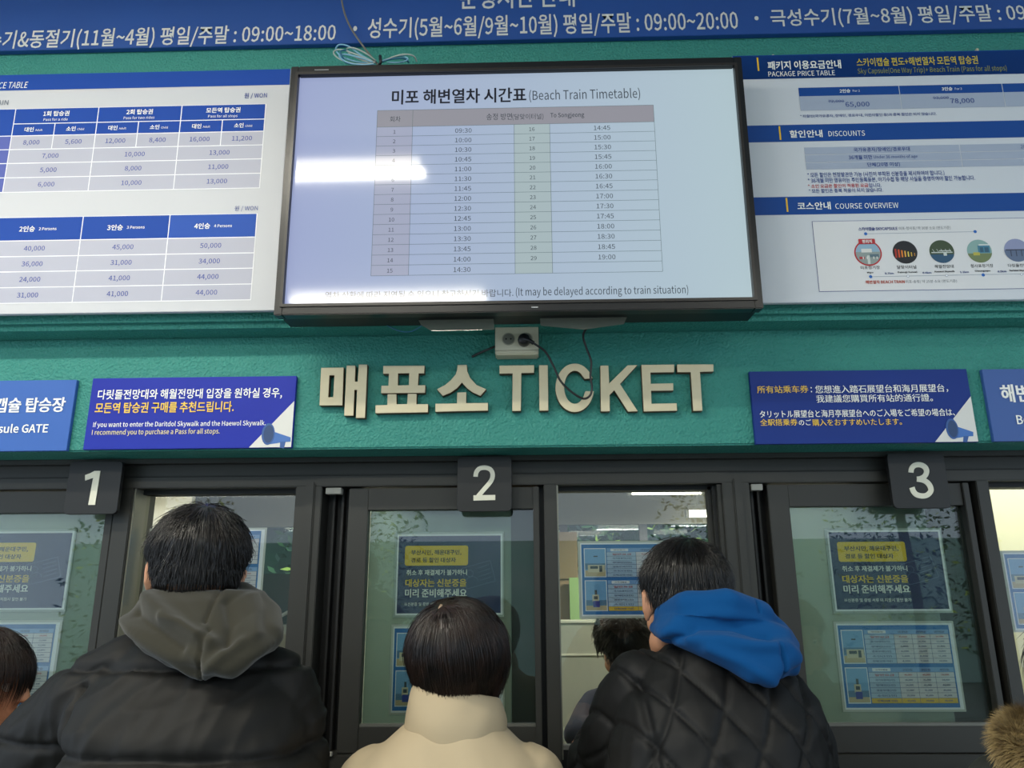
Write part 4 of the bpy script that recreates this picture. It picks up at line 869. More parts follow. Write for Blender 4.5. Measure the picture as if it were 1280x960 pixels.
# ------------------------------------------------------------------ people
SKIN = mat('skin', '#c08c6c', .55, bump=(90, .05, .001), var=(12, '#b57e60', .5)); HAIRM = []
def hair_mat(name, h, h2):
    m = mat(name, h, .34, spec=.55, var=(35, h2, .8)); return m
HB_ = hair_mat('hair_black', '#100e0d', '#1d1815'); HBR = hair_mat('hair_brown', '#120c09', '#2a1a12')
class Blob:
    def __init__(s): s.bm = bmesh.new()
    def ell(s, c, r, rot=None, seg=20):
        M = Matrix.Translation(Vector(c)) @ (rot.to_4x4() if rot else Matrix()) @ Matrix.Diagonal((*r, 1))
        bmesh.ops.create_uvsphere(s.bm, u_segments=seg, v_segments=seg//2+2, radius=1, matrix=M); return s
    def cap(s, p0, r0, p1, r1, n=16):
        p0, p1 = Vector(p0), Vector(p1); d = p1-p0; L = d.length; d.normalize(); up = d.orthogonal().normalized(); sd = d.cross(up); rings = []
        prof = [(-r0*math.cos(a), r0*math.sin(a)) for a in (.25, .8, 1.2)] + [(L*t, r0+(r1-r0)*t) for t in (0, .33, .66, 1)] + [(L+r1*math.cos(a), r1*math.sin(a)) for a in (1.2, .8, .25)]
        for t, rr in prof: rings.append([s.bm.verts.new(p0+d*t+(up*math.cos(6.28318*k/n)+sd*math.sin(6.28318*k/n))*rr) for k in range(n)])
        for a, b in zip(rings, rings[1:]):
            for k in range(n): s.bm.faces.new((a[k], a[(k+1) % n], b[(k+1) % n], b[k]))
        s.bm.faces.new(rings[0][::-1]); s.bm.faces.new(rings[-1]); return s
    def chain(s, pts, rs):
        for i in range(len(pts)-1): s.cap(pts[i], rs[i], pts[i+1], rs[i+1])
        return s
    def loft(s, rings, n=32, e=2.3):
        """rings: (centre, x half axis vector, y half axis vector)"""
        R_ = []
        for c, ax, ay in rings:
            c, ax, ay = Vector(c), Vector(ax), Vector(ay); q = []
            for k in range(n):
                a = 2*math.pi*k/n; ca, sa = math.cos(a), math.sin(a)
                q.append(s.bm.verts.new(c + ax*math.copysign(abs(ca)**(2/e), ca) + ay*math.copysign(abs(sa)**(2/e), sa)))
            R_.append(q)
        for a, b in zip(R_, R_[1:]):
            for k in range(n): s.bm.faces.new((a[k], a[(k+1) % n], b[(k+1) % n], b[k]))
        s.bm.faces.new(R_[0][::-1]); s.bm.faces.new(R_[-1]); return s
    def mesh(s, name, vox, smooth=2, disp=None):
        bmesh.ops.recalc_face_normals(s.bm, faces=s.bm.faces)
        me = bpy.data.meshes.new(name); s.bm.to_mesh(me); s.bm.free(); o = bpy.data.objects.new(name, me)
        m = o.modifiers.new('r', 'REMESH'); m.mode = 'VOXEL'; m.voxel_size = vox; m.use_smooth_shade = True
        if smooth: sm = o.modifiers.new('s', 'SMOOTH'); sm.iterations = smooth*3; sm.factor = .5
        out, o = to_mesh(o); bpy.data.objects.remove(o); bpy.data.meshes.remove(me); out.name = name
        if disp:
            n = len(out.vertices); co = np.empty(n*3); out.vertices.foreach_get('co', co); co = co.reshape(-1, 3)
            no = np.empty(n*3); out.vertex_normals.foreach_get('vector', no); no = no.reshape(-1, 3)
            co = co + no*disp(co, no)[:, None]; out.vertices.foreach_set('co', co.ravel()); out.update()
        return out
def nz(co, sc_, seed=0, off=(0, 0, 0)):
    o = Vector((seed*7.3, seed*3.1, seed*5.7)); s = np.array(sc_)
    return np.array([noise.noise(Vector(p)+o) for p in (co*s)])
def folds(co, M, sc_, seed, amp, sharp=1.6):
    """soft ridged folds running along the long axis of the scaled space; M rotates coordinates first"""
    q = co @ np.array(M).T; v = nz(q, sc_, seed); return amp*(1-np.abs(v)*sharp*1.3)
def seam(d, wdt): return np.exp(-(d/wdt)**2)
def ridge(co, base, P_, pts, wd, amp, back=True):
    """raised (amp>0) or sunk fold following a polyline, on the side facing the viewer"""
    q = [(P_(*p)-base) for p in pts]; best = np.full(len(co), 9.0)
    for a, b in zip(q, q[1:]):
        ax, az, bx, bz = a.x, a.z, b.x, b.z; dx, dz_ = bx-ax, bz-az; L2 = dx*dx+dz_*dz_
        t = np.clip(((co[:, 0]-ax)*dx+(co[:, 2]-az)*dz_)/L2, 0, 1); best = np.minimum(best, np.hypot(co[:, 0]-ax-t*dx, co[:, 2]-az-t*dz_))
    return amp*np.exp(-(best/wd)**2)
def rotm(ax, deg): return [list(r) for r in Matrix.Rotation(R(deg), 3, ax)]
def HEAD(b, C, Rm, s=1.0):
    """head with face added to a blob; C = centre of skull, faces local +Y"""
    def P(x, y, z): return C + Rm @ (Vector((x, y, z))*s)
    def E(c, r, rx=0, rz=0): b.ell(P(*c), [v*s for v in r], Rm @ Matrix.Rotation(R(rx), 3, 'X') @ Matrix.Rotation(R(rz), 3, 'Z'))
    E((0, -.012, .018), (.074, .092, .086)); E((0, .03, -.03), (.062, .066, .075)); E((0, .045, -.075), (.046, .045, .036)); E((0, .075, -.098), (.02, .018, .016))
    for q in (-1, 1):
        E((q*.045, .055, -.03), (.026, .028, .026)); E((q*.032, .082, .018), (.026, .012, .009)); E((q*.052, .02, -.075), (.022, .04, .03))
        E((q*.079, -.008, -.012), (.0065, .018, .031), 12, q*-22); b.chain([P(q*.080, .004, -.038), P(q*.087, -.014, -.026), P(q*.090, -.022, 0), P(q*.087, -.014, .018), P(q*.081, .002, .016)], [.0055*s, .0045*s, .0045*s, .0045*s, .004*s])
        b.cap(P(q*.014, .098, -.026), .008*s, P(q*.008, .09, -.02), .008*s)
    b.cap(P(0, .088, .022), .008*s, P(0, .108, -.022), .0115*s)
    E((0, .088, -.052), (.022, .010, .0055)); E((0, .086, -.062), (.019, .010, .0055))
def EYES(C, Rm, par, base, s=1.0):
    for q in (-1, 1):
        bm = bmesh.new(); bmesh.ops.create_uvsphere(bm, u_segments=16, v_segments=10, radius=.0115*s); o = bmobj('eye', bm, mat('eye_white', '#e6e2da', .25), par, True); o.location = C + Rm @ (Vector((q*.031, .076, 0))*s) - base
        bm = bmesh.new(); bmesh.ops.create_uvsphere(bm, u_segments=12, v_segments=8, radius=.0062*s); p = bmobj('iris', bm, mat('iris_dark', '#1c120c', .2), o, True); p.location = Rm @ Vector((0, .0068*s, 0))
def HAND(b, W, d, up, side=1):
    """palm and five bent fingers from wrist W along d, up = back of the hand"""
    d = Vector(d).normalized(); up = (Vector(up)-d*Vector(up).dot(d)).normalized(); sd = d.cross(up)*side
    b.cap(W, .024, W+d*.03, .026)
    for k in (-1.5, -.5, .5, 1.5): b.cap(W+d*.03+sd*k*.016, .014, W+d*.085+sd*k*.0195, .011)
    for k, L in ((-1.5, .062), (-.5, .078), (.5, .083), (1.5, .072)):
        q = W+d*.088+sd*k*.0200; j1 = q+(d-up*.15).normalized()*L*.45+sd*k*.0015; j2 = j1+(d-up*.7).normalized()*L*.32; j3 = j2+(d-up*1.2).normalized()*L*.24
        b.chain([q, j1, j2, j3], [.0095, .0088, .0082, .0072])
    t0 = W+d*.03+sd*.026; t1 = t0+(d*.6+sd*.8-up*.2).normalized()*.036; t2 = t1+(d*.9+sd*.4-up*.3).normalized()*.03; b.chain([t0, t1, t2], [.013, .0108, .009])
def hair(par, base, C, Rm, radf, m, seed, n, Lf, root_ok, dirf, rad=.0006, wave=.004, lift=.003, name='hair', cap=True, sg=7):
    """radf(dir)->radius of the cap or 0 where there is no hair; strands follow the cap surface"""
    rd = random.Random(seed); bm = bmesh.new(); NU, NV = 96, 64; grid = {}
    for j in range(NV+1):
        th = math.pi*j/NV
        for i in range(NU):
            ph = 2*math.pi*i/NU; d = Vector((math.sin(th)*math.cos(ph), math.sin(th)*math.sin(ph), math.cos(th))); r = radf(d)
            if r > 0:
                r += .0022*noise.noise(Vector((d.x*14, d.y*14, d.z*3))+Vector((seed, 0, 0)))
                grid[i, j] = bm.verts.new(C + Rm @ (d*r) - base)
    for j in range(NV):
        for i in range(NU):
            q = [(i, j), ((i+1) % NU, j), ((i+1) % NU, j+1), (i, j+1)]
            if all(k in grid for k in q): bm.faces.new([grid[k] for k in q])
    bmesh.ops.remove_doubles(bm, verts=bm.verts, dist=1e-5)
    k = 0
    while k < n:
        d = Vector((rd.gauss(0, 1), rd.gauss(0, 1), rd.gauss(0, 1)))
        if d.length < 1e-3: continue
        d.normalize()
        if not root_ok(d) or radf(d) <= 0: continue
        k += 1; L = Lf(d)*rd.uniform(.6, 1.1); p = d*(radf(d)-.001); pts = [p]; ph = rd.uniform(0, 6.28); st = L/sg; lf = lift*(rd.uniform(.1, 1.2) if rd.random() < .9 else rd.uniform(1.2, 2.6))
        for q in range(sg):
            dn = pts[-1].normalized(); t = dirf(dn, pts[-1]); t = (t-dn*t.dot(dn)*.9); t.normalize()
            nx = pts[-1]+t*st; e = nx.normalized(); r = radf(e)
            if r > 0: nx = e*(r+lf*(q+1)/sg+wave*.3*math.sin(ph+q))
            else: nx = nx*.998+Vector((0, 0, -st*.1))
            pts.append(nx)
        P = [C + Rm @ v - base for v in pts]; rs = [rad*(1-.8*(q/sg)**2) for q in range(sg+1)]; rings = []
        for q, v in enumerate(P):
            t = (P[min(q+1, sg)]-P[max(q-1, 0)]); t = t.normalized() if t.length > 1e-7 else Vector((0, 0, 1)); u_ = t.orthogonal().normalized(); w_ = t.cross(u_)
            rings.append([bm.verts.new(v+(u_*math.cos(a)+w_*math.sin(a))*rs[q]) for a in (0, 2.094, 4.189)])
        for a, b in zip(rings, rings[1:]):
            for q in range(3): bm.faces.new((a[q], a[(q+1) % 3], b[(q+1) % 3], b[q]))
    o = bmobj(name, bm, m, par, True); return o
def Rz(yaw, pitch=0, roll=0): return Matrix.Rotation(R(yaw), 3, 'Z') @ Matrix.Rotation(R(pitch), 3, 'X') @ Matrix.Rotation(R(roll), 3, 'Y')
def person(label, C, Rm, J, hips, hs=1.0, feet=None, legs=True, trouser='#23252b', legm=None):
    """J: N neck base, SL/SR shoulders, EL/ER elbows, WL/WR wrists, HL/HR hand directions; one continuous body mesh"""
    base = Vector((hips.x, hips.y, 0)); t = empty('person', base); tag(t, label, 'person')
    b = Blob(); HEAD(b, C, Rm, hs)
    N = J['N']; b.chain([C+Rm @ Vector((0, -.02, -.05)), N, N-Vector((0, 0, .06))], [.052*hs, .054, .065])
    sp = (J['SR']-J['SL']); sx = sp.normalized(); mid = (J['SL']+J['SR'])/2; fw = Vector((-sx.y, sx.x, 0))
    top = mid-Vector((0, 0, .02)); wd = sp.length/2
    b.loft([(hips-Vector((0, 0, .04)), sx*.15, fw*.10), (hips+(top-hips)*.15, sx*.155, fw*.10), (hips+(top-hips)*.4, sx*.13, fw*.09), (hips+(top-hips)*.75, sx*.16, fw*.105), (hips+(top-hips)*.88, sx*wd*.66, fw*.07), (top+Vector((0, 0, .0)), sx*.06, fw*.05)])
    for q in ('L', 'R'):
        S_, E_, W_ = J['S'+q], J['E'+q], J['W'+q]
        S_ = S_+(mid-S_)*.22-Vector((0, 0, .035)); b.cap(S_, .040, E_, .034); b.cap(E_, .034, W_, .025); HAND(b, W_, J.get('H'+q, Vector((0, 1, -.1))), Vector((0, 0, 1)), -1 if q == 'L' else 1)
        sg = -1 if q == 'L' else 1; hp = hips+sx*sg*.085-Vector((0, 0, .03)); ft = base+sx*sg*.11; kn = Vector((ft.x, ft.y+.02, .47)); an = Vector((ft.x, ft.y, .09))
        if legm: kn, an = legm(sg, sx); ft = Vector((an.x, an.y, 0))
        b.chain([hp, kn, an], [.088, .056, .038]); b.cap(an-Vector((0, .02, .03)), .035, an+Vector((0, .13, -.055)), .028)
    for v in b.bm.verts: v.co -= base
    me = b.mesh('body', .0055, 1); mesh_obj('body', me, SKIN, t, True); EYES(C, Rm, t, base, hs)
    # trousers and shoes
    b = Blob(); b.loft([(hips-Vector((0, 0, .12)), sx*.165, fw*.125), (hips+Vector((0, 0, .04)), sx*.165, fw*.12)])
    sh = []
    for sg in (-1, 1):
        hp = hips+sx*sg*.085-Vector((0, 0, .06)); ft = base+sx*sg*.11; kn = Vector((ft.x, ft.y+.02, .47)); an = Vector((ft.x, ft.y, .09))
        if legm: kn, an = legm(sg, sx)
        b.chain([hp, kn, an], [.102, .074, .060]); sh.append(an)
    for v in b.bm.verts: v.co -= base
    me = b.mesh('trousers', .010, 2, lambda co, no: .006*nz(co, (9, 9, 22), 3)); mesh_obj('trousers', me, mat('trousers_'+trouser[1:], trouser, .85), t, True)
    for an in sh:
        b = Blob(); b.cap(an+Vector((0, -.03, -.045)), .045, an+Vector((0, .13, -.05)), .040); b.cap(an+Vector((0, -.01, -.03)), .045, an+Vector((0, -.01, .01)), .045)
        for v in b.bm.verts: v.co -= base; v.co.z = max(v.co.z, .0)
        me = b.mesh('shoe', .008, 1); 
        for v in me.vertices: v.co.z = max(v.co.z, 0)
        mesh_obj('shoe', me, mat('shoe_black', '#1a1a1c', .6), t, True)
    return t, base
def sub(b, base):
    for v in b.bm.verts: v.co -= base
    return b
CX, CY = Vector((1, 0, 0)), Vector((0, 1, 0))
# ---- short hair style used by the two men
def mens_hair(t, base, C, Rm, m, seed, s=1.0, thick=.020, tuft=0, napez=-.052, n=4200):
    def radf(d):
        # hairline: back down to the nape, front above the brow, sides above the ears
        lim = {1: .45, 0: 0}[0]
        y = d.y; lo = napez/.10 if y < -.25 else (.05 if abs(y+0) < .38 else .42)
        if -.25 <= y < .05: lo = -.12
        elif .05 <= y < .45: lo = -.05 if abs(d.x) > .6 else .4
        elif y >= .45: lo = .42
        if d.z < lo: return 0
        k = min(1, max(0, (d.z-lo)/.55)); k = k*k*(3-2*k); up = min(1, max(0, (d.z+.12)/.35))
        rx, ry, rz = .074, .094, .088; r0 = 1/math.sqrt((d.x/rx)**2+((d.y)/ry)**2+(d.z/rz)**2); r0 += .012*max(0, d.z)
        return s*(r0+.0025+thick*(.22*k+.78*up*min(1, k*2)) + (.004 if d.y < 0 else 0))
    cr = Vector((.0, -.045, .115))*s
    def dirf(dn, p):
        q = p-cr; q.z *= .45; q += Vector((0, .02, 0)); dv = q.normalized()*.8+Vector((0, 0, -.9)); return dv
    return hair(t, base, C+Rm @ Vector((0, -.010, .010)), Rm, radf, m, seed, n, lambda d: .030+.028*max(0, d.z), lambda d: True, dirf, rad=.0007, lift=.006, sg=5)
# ================= person 1: black puffer, grey hood
d1 = 1.42
C1 = atd(245, 716, d1+.02); R1 = Rz(27, -10, 2)
J = dict(N=atd(250, 770, d1), SL=atd(132, 850, d1+.02), SR=atd(362, 838, d1+.02), EL=atd(20, 925, d1+.16), ER=atd(382, 1010, d1+.06), WL=atd(95, 950, d1+.46), WR=atd(330, 985, d1+.30))
t, base = person('man in a black puffer jacket with a dark grey hood at counter one', C1, R1, J, Vector((atd(255, 900, d1).x, C1.y-.16, .93)), .94)
mens_hair(t, base, C1, R1, HB_, 3, .95, .013)
P = lambda u, v, dd=0: atd(u, v, d1+dd)
b = Blob(); hp = Vector((base.x, base.y, .78))
def ring(u0, u1, v, dd, ry, dy=0): a, c = P(u0, v, dd), P(u1, v, dd); m = (a+c)/2; return (m, (c-a)/2, CY*ry)
b.loft([(hp, CX*.26, CY*.17), (hp+Vector((0, .02, .2)), CX*.27, CY*.18), ring(92, 392, 960, -.02, .165), ring(98, 386, 905, .0, .16), ring(110, 378, 862, .02, .14), ring(142, 356, 830, .02, .115), ring(180, 330, 802, .02, .085)], e=2.5)
b.chain([P(205, 832, .03), P(165, 852, .02), P(128, 876, .02), P(70, 926, .08), P(8, 984, .16), P(40, 995, .30), P(85, 990, .42)], [.070, .082, .088, .090, .085, .075, .06])
b.chain([P(342, 862, .02), P(350, 930, .03), P(356, 1010, .06), P(340, 1000, .20), P(328, 985, .27)], [.074, .080, .075, .065, .055])
zs = [P(250, 829).z, P(250, 926).z]; dz = zs[0]-zs[1]
def d_puf(co, no):
    z = co[:, 2]; w_ = z + .012*nz(co, (3, 3, 1), 2)+ .02*(co[:, 0])*0
    ph = (zs[0]-w_)/dz; fr = np.abs(ph-np.round(ph))*2; cre = (1-fr); k = .020*np.sqrt(np.clip(fr, 0, 1))
    xl_ = P(119, 880).x-base.x; arm = seam(co[:, 0]-xl_-.02*nz(co, (1, 1, 6), 9), .006)*(z < P(100, 850).z)
    return .35*k - .005 - .0085*seam((1-fr)*0+fr*dz/2, .0075) - .012*arm + .005*nz(co, (34, 14, 15), 5)*np.clip(1-fr*1.2, 0, 1)*0 + .0050*nz(co, (26, 12, 7), 5)*np.exp(-fr*1.6) + .0035*nz(co, (11, 12, 8), 6) + folds(co, rotm('Y', 28), (9, 6, 24), 8, .0042)*(z < zs[0]) + folds(co, rotm('Y', -12), (30, 9, 8), 11, .0030)*(z < zs[0])
me = sub(b, base).mesh('puffer_jacket', .0050, 3, d_puf); PUF = mat('nylon_black', '#12110f', .65, spec=.28, bump=(700, .08, .0006)); mesh_obj('puffer_jacket', me, PUF, t, True)
# hood lying on the back: rings from neck to apex
b = Blob()
HR = [(250, 738, 62, .062, .00), (252, 752, 72, .088, .00), (253, 770, 85, .100, -.01), (256, 788, 92, .088, -.035), (262, 805, 74, .058, -.075), (270, 820, 52, .042, -.10), (278, 834, 28, .030, -.115), (284, 844, 9, .018, -.12)]
b.loft([(P(u, v, dd), CX*(hw_*d1/F), CY*ry) for u, v, hw_, ry, dd in HR], e=2.1)
b.chain([P(200, 752, .04), P(184, 775, .01), P(196, 800, -.06), P(235, 822, -.10), P(280, 838, -.12)], [.030, .034, .030, .022, .014])
b.chain([P(300, 745, .04), P(330, 770, .01), P(334, 795, -.05), P(312, 815, -.09), P(288, 838, -.12)], [.028, .030, .026, .020, .014])
def d_hood(co, no):
    r_ = lambda pts, w_, a_: ridge(co, base, P, pts, w_, a_)*(no[:, 1] < .2)
    return (r_([(205, 748), (240, 766), (275, 786), (300, 800)], .011, .014)+r_([(180, 775), (215, 792), (255, 816), (283, 838)], .010, .010)+r_([(200, 765), (235, 783), (268, 803)], .008, -.010)
        + r_([(318, 748), (332, 768), (342, 792)], .010, .010)+r_([(302, 752), (316, 778), (318, 800)], .008, -.009)+r_([(238, 772), (262, 778), (284, 792)], .006, .007)
        + r_([(289, 733), (288, 775)], .003, -.006)+r_([(294, 785), (291, 812), (287, 843)], .003, -.007)+r_([(330, 800), (308, 820), (290, 836)], .009, .008)
        + folds(co, rotm('Y', -38), (6, 5, 24), 4, .004)-.002)
me = sub(b, base).mesh('hood', .004, 3, d_hood); mesh_obj('hood', me, mat('fleece_grey', '#333128', .95, spec=.2, sheen=.2, bump=(900, .25, .001)), t, True)
# ================= person 2: beige coat, bobbed hair
d2 = 1.45; P = lambda u, v, dd=0: atd(u, v, d2+dd)
C2 = P(572, 818, .02); R2 = Rz(-8, -6, 0)
J = dict(N=P(568, 893), SL=P(480, 962, .01), SR=P(652, 962, .01), EL=P(455, 1110, .10), ER=P(690, 1110, .10), WL=P(500, 1060, .35), WR=P(640, 1060, .35))
t, base = person('person with bobbed dark hair in a beige high collared coat at counter two', C2, R2, J, Vector((P(568, 1000).x, C2.y-.08, .84)), .91)
def bob(d):
    lo = -.84 if d.y < .15 else (-.74 if abs(d.x) > .62 else .30)
    lo += -.10*d.x
    if d.y > .5 and abs(d.x) < .62 : lo = .30
    if d.z < lo: return 0
    rx, ry, rz = .092, .104, .100; r0 = 1/math.sqrt((d.x/rx)**2+(d.y/ry)**2+(max(d.z, 0)/rz)**2+(min(d.z, 0)/.145)**2)
    r0 *= 1-.16*max(0, -d.z-.15)
    if d.z < 0 and d.y < 0: r0 *= 1-.10*min(1, -d.z*1.6)
    return r0
cr2 = Vector((-.016, -.062, .078))
def dbob(dn, p):
    q = p-cr2; q.z *= .7; return q.normalized()*.55+Vector((0, 0, -1.0))*(.35 if (p-cr2).length < .03 else .9)
hair(t, base, C2+R2 @ Vector((0, -.004, .0)), R2, bob, HBR, 8, 5200, lambda d: .085+.05*max(0, d.z), lambda d: d.z > -.45, dbob, rad=.0006, lift=.0035, wave=.002, sg=8)
dcr = (cr2+Vector((-.002, 0, 0))).normalized(); b = Blob(); b.cap(C2+R2 @ (dcr*(bob(dcr)+.0005)), .0050, C2+R2 @ (((dcr+Vector((-.05, -.16, -.1))).normalized())*(bob(dcr)+.0005)), .0026)
me = sub(b, base).mesh('parting', .003, 1); mesh_obj('parting', me, mat('scalp_pale', '#8d7862', .6), t, True)
b = Blob(); hp = Vector((base.x, base.y, .62))
b.loft([(hp, CX*.25, CY*.18), (hp+Vector((0, .02, .25)), CX*.25, CY*.17), ring(420, 706, 1040, -.01, .16), ring(433, 694, 985, .0, .145), ring(452, 675, 950, .01, .125), ring(482, 648, 926, .01, .100), ring(505, 628, 905, .01, .080)], e=2.3)
b.chain([P(470, 985, .01), P(452, 1060, .05), P(455, 1100, .10), P(480, 1080, .25), P(498, 1064, .32)], [.070, .070, .066, .058, .048])
b.chain([P(658, 985, .01), P(680, 1060, .05), P(686, 1100, .10), P(660, 1080, .25), P(642, 1064, .32)], [.070, .070, .066, .058, .048])
def d_coat(co, no):
    z = co[:, 2]; side = np.clip((co[:, 0]-(P(630, 940).x-base.x))/.05, 0, 1)
    return -.004*seam(co[:, 2]-(P(0, 940).z)-.10*np.abs(co[:, 0]), .004)*0 + .003*nz(co, (6, 6, 8), 3) + folds(co, rotm('Y', -55), (4, 4, 17), 12, .0028) + folds(co, rotm('Y', 12), (30, 8, 6), 5, .0035)*side - .001
COAT = mat('coat_beige', '#b3a285', .75, spec=.25, bump=(800, .08, .0005))
me = sub(b, base).mesh('coat', .006, 2, d_coat); mesh_obj('coat', me, COAT, t, True)
# standing collar: a thick open band round the neck
def collar_mesh():
    bm = bmesh.new(); NA = 48; rows_ = []
    prof = [(-.016, .088, .0), (.012, .091, .0), (.036, .087, .004), (.058, .080, .010), (.066, .074, .012), (.060, .068, .014), (.03, .069, .010), (-.01, .070, .01)]
    N0 = P(569, 908, .005)
    for h, rx, dy in prof:
        row = []
        for k in range(NA):
            a = 2*math.pi*k/NA; back = .5-.5*math.sin(a); lopside = .010*math.cos(a-2.6)
            hh = h*(.74+.42*back-.24*math.cos(a)*(1 if math.cos(a) > 0 else .35))+.003*math.sin(a*2+1)*(h > .03)
            r_ = rx+.0030*noise.noise(Vector((math.cos(a)*2.2, math.sin(a)*2.2, h*40)))+.0022*math.sin(a*3+h*60)*(1-abs(h-.03)/.06)
            row.append(bm.verts.new(N0+Vector((r_*math.cos(a), r_*.95*math.sin(a)+dy, hh-.002))-base))
        rows_.append(row)
    for a, c in zip(rows_, rows_[1:]):
        for k in range(NA): bm.faces.new((a[k], a[(k+1) % NA], c[(k+1) % NA], c[k]))
    bmesh.ops.recalc_face_normals(bm, faces=bm.faces); o = bmobj('collar', bm, COAT, t, True); md = o.modifiers.new('s', 'SUBSURF'); md.levels = 2; md.render_levels = 2
collar_mesh()
# ================= person 3: quilted jacket, blue hood
d3 = 1.43; P = lambda u, v, dd=0: atd(u, v, d3+dd)
C3 = P(857, 753, .10); R3 = Rz(3, -16, 3)
J = dict(N=P(895, 790, .02), SL=P(790, 850, .05), SR=P(985, 880, .0), EL=P(752, 970, .14), ER=P(1005, 1010, .02), WL=P(745, 930, .40), WR=P(950, 1000, .24), HL=Vector((.3, 1, 0)))
t, base = person('man in a black diamond quilted jacket with a bright blue hood at counter two', C3, R3, J, Vector((P(900, 1000).x+.03, C3.y-.22, .90)), .94)
mens_hair(t, base, C3, R3, HB_, 12, .91, .012, napez=-.045)
b = Blob(); hp = Vector((base.x, base.y, .72))
b.loft([(hp, CX*.26, CY*.17), (hp+Vector((0, .02, .22)), CX*.26, CY*.17), ring(750, 1040, 1010, -.02, .165), ring(760, 1034, 950, .0, .16), ring(766, 1026, 900, .01, .15), ring(778, 1012, 866, .02, .13), ring(802, 985, 836, .03, .105), ring(834, 948, 806, .03, .08)], e=2.4)
b.chain([P(808, 868, .05), P(784, 915, .09), P(760, 972, .15), P(748, 950, .28), P(748, 935, .36)], [.078, .078, .072, .062, .052])
b.chain([P(972, 884, .0), P(994, 940, .0), P(1000, 1010, .02), P(985, 1010, .14), P(955, 1000, .21)], [.066, .068, .066, .060, .050])
ca, sa = math.cos(R(57)), math.sin(R(57))
def d_quilt(co, no):
    x, z = co[:, 0]+.35*co[:, 1], co[:, 2]+.02*co[:, 1]; sp_ = .062
    u = (x*sa+z*ca)/sp_; v = (x*sa-z*ca)/sp_; u += .10*nz(co, (5, 5, 5), 1); v += .10*nz(co, (5, 5, 5), 2)
    du = np.abs(u-np.round(u))*2; dv = np.abs(v-np.round(v))*2; m_ = np.minimum(du, dv)
    arm = seam(co[:, 0]-(P(800, 900).x-base.x)-.10*(co[:, 2]-P(0, 880).z)*-1, .007)
    return .0048*np.sqrt(np.clip(m_, 0, 1))-.003-.0045*np.exp(-(m_/.13)**2)-.008*arm*(z < P(0, 850).z) + .0035*nz(co, (14, 14, 14), 5) + folds(co, rotm('Y', 35), (9, 6, 24), 8, .003)
me = sub(b, base).mesh('quilted_jacket', .0045, 2, d_quilt); mesh_obj('quilted_jacket', me, mat('nylon_quilt', '#101010', .62, spec=.28, bump=(700, .08, .0006)), t, True)
b = Blob()
HR = [(888, 760, 52, .055, .03), (893, 770, 66, .085, .02), (902, 787, 78, .098, .00), (920, 804, 72, .085, -.035), (938, 822, 52, .055, -.07), (950, 840, 30, .036, -.095), (956, 854, 10, .018, -.105)]
b.loft([(P(u, v, dd), CX*(hw_*d3/F), CY*ry) for u, v, hw_, ry, dd in HR], e=2.1)
b.chain([P(832, 790, .10), P(836, 770, .05), P(865, 757, -.03), P(910, 757, -.06), P(948, 768, -.04), P(960, 785, .02)], [.020, .026, .028, .028, .026, .02])
b.chain([P(950, 770, -.02), P(974, 800, -.03), P(978, 826, -.06), P(958, 846, -.10)], [.022, .026, .024, .016])
b.chain([P(834, 790, .05), P(870, 792, -.03), P(905, 815, -.08), P(940, 840, -.11)], [.020, .022, .022, .018])
def d_hood3(co, no):
    r_ = lambda pts, w_, a_: ridge(co, base, P, pts, w_, a_)*(no[:, 1] < .3)
    return (r_([(828, 790), (845, 772), (880, 766), (930, 772), (968, 790)], .009, .009)+r_([(835, 796), (860, 780), (900, 780), (940, 792)], .006, -.010)
        + r_([(850, 795), (885, 796), (918, 802), (950, 803)], .008, .009)+r_([(870, 806), (905, 820), (940, 842)], .009, .008)+r_([(950, 803), (957, 825), (952, 856)], .003, -.008)
        + r_([(934, 752), (935, 763)], .0025, -.005)+r_([(960, 800), (975, 815), (978, 835)], .009, .006)+folds(co, rotm('Y', -32), (5, 5, 20), 14, .004)-.002)
me = sub(b, base).mesh('hood', .004, 3, d_hood3); mesh_obj('hood', me, mat('fleece_blue', '#08467c', .95, spec=.15, sheen=.05, bump=(900, .25, .001)), t, True)
# ================= person at the left edge, seen in profile
d4 = 1.66; P = lambda u, v, dd=0: atd(u, v, d4+dd)
C4 = P(-29, 849); R4 = Rz(-80, -10, 0)
J = dict(N=P(-62, 925), SL=P(-110, 975, .10), SR=P(-120, 975, -.14), EL=P(-120, 1120, .10), ER=P(-120, 1120, -.16), WL=P(-40, 1090, .10), WR=P(-40, 1090, -.1), HL=Vector((1, .2, 0)), HR=Vector((1, .2, 0)))
t, base = person('person in profile with dark brown hair at the left edge below counter one', C4, R4, J, Vector((P(-130, 1000).x, C4.y, .80)), .95)
def longh(d):
    lo = -.80 if d.y < -.45 else (-.45 if d.y < .12 else (-.20 if d.y < .36 else (.02 if d.y < .7 else .25)))
    if d.z < lo: return 0
    rx, ry, rz = .086, .104, .100; return 1/math.sqrt((d.x/rx)**2+(d.y/ry)**2+(max(d.z, 0)/rz)**2+(min(d.z, 0)/.15)**2)
hair(t, base, C4+R4 @ Vector((0, -.002, .004)), R4, longh, HBR, 21, 3800, lambda d: .055+.04*max(0, d.z), lambda d: d.z > -.3, lambda dn, p: (p-Vector((0, -.02, .10))).normalized()*.5+Vector((0, .12, -1)), rad=.0006, lift=.004, wave=.004, sg=8)
b = Blob(); hp = Vector((base.x, base.y, .62)); b.loft([(hp, CX*.15, CY*.22), (Vector((base.x, base.y, 1.0)), CX*.15, CY*.22), (P(-118, 1000), CX*.12, CY*.16), (P(-100, 962), CX*.09, CY*.12), (P(-72, 942), CX*.07, CY*.08)])
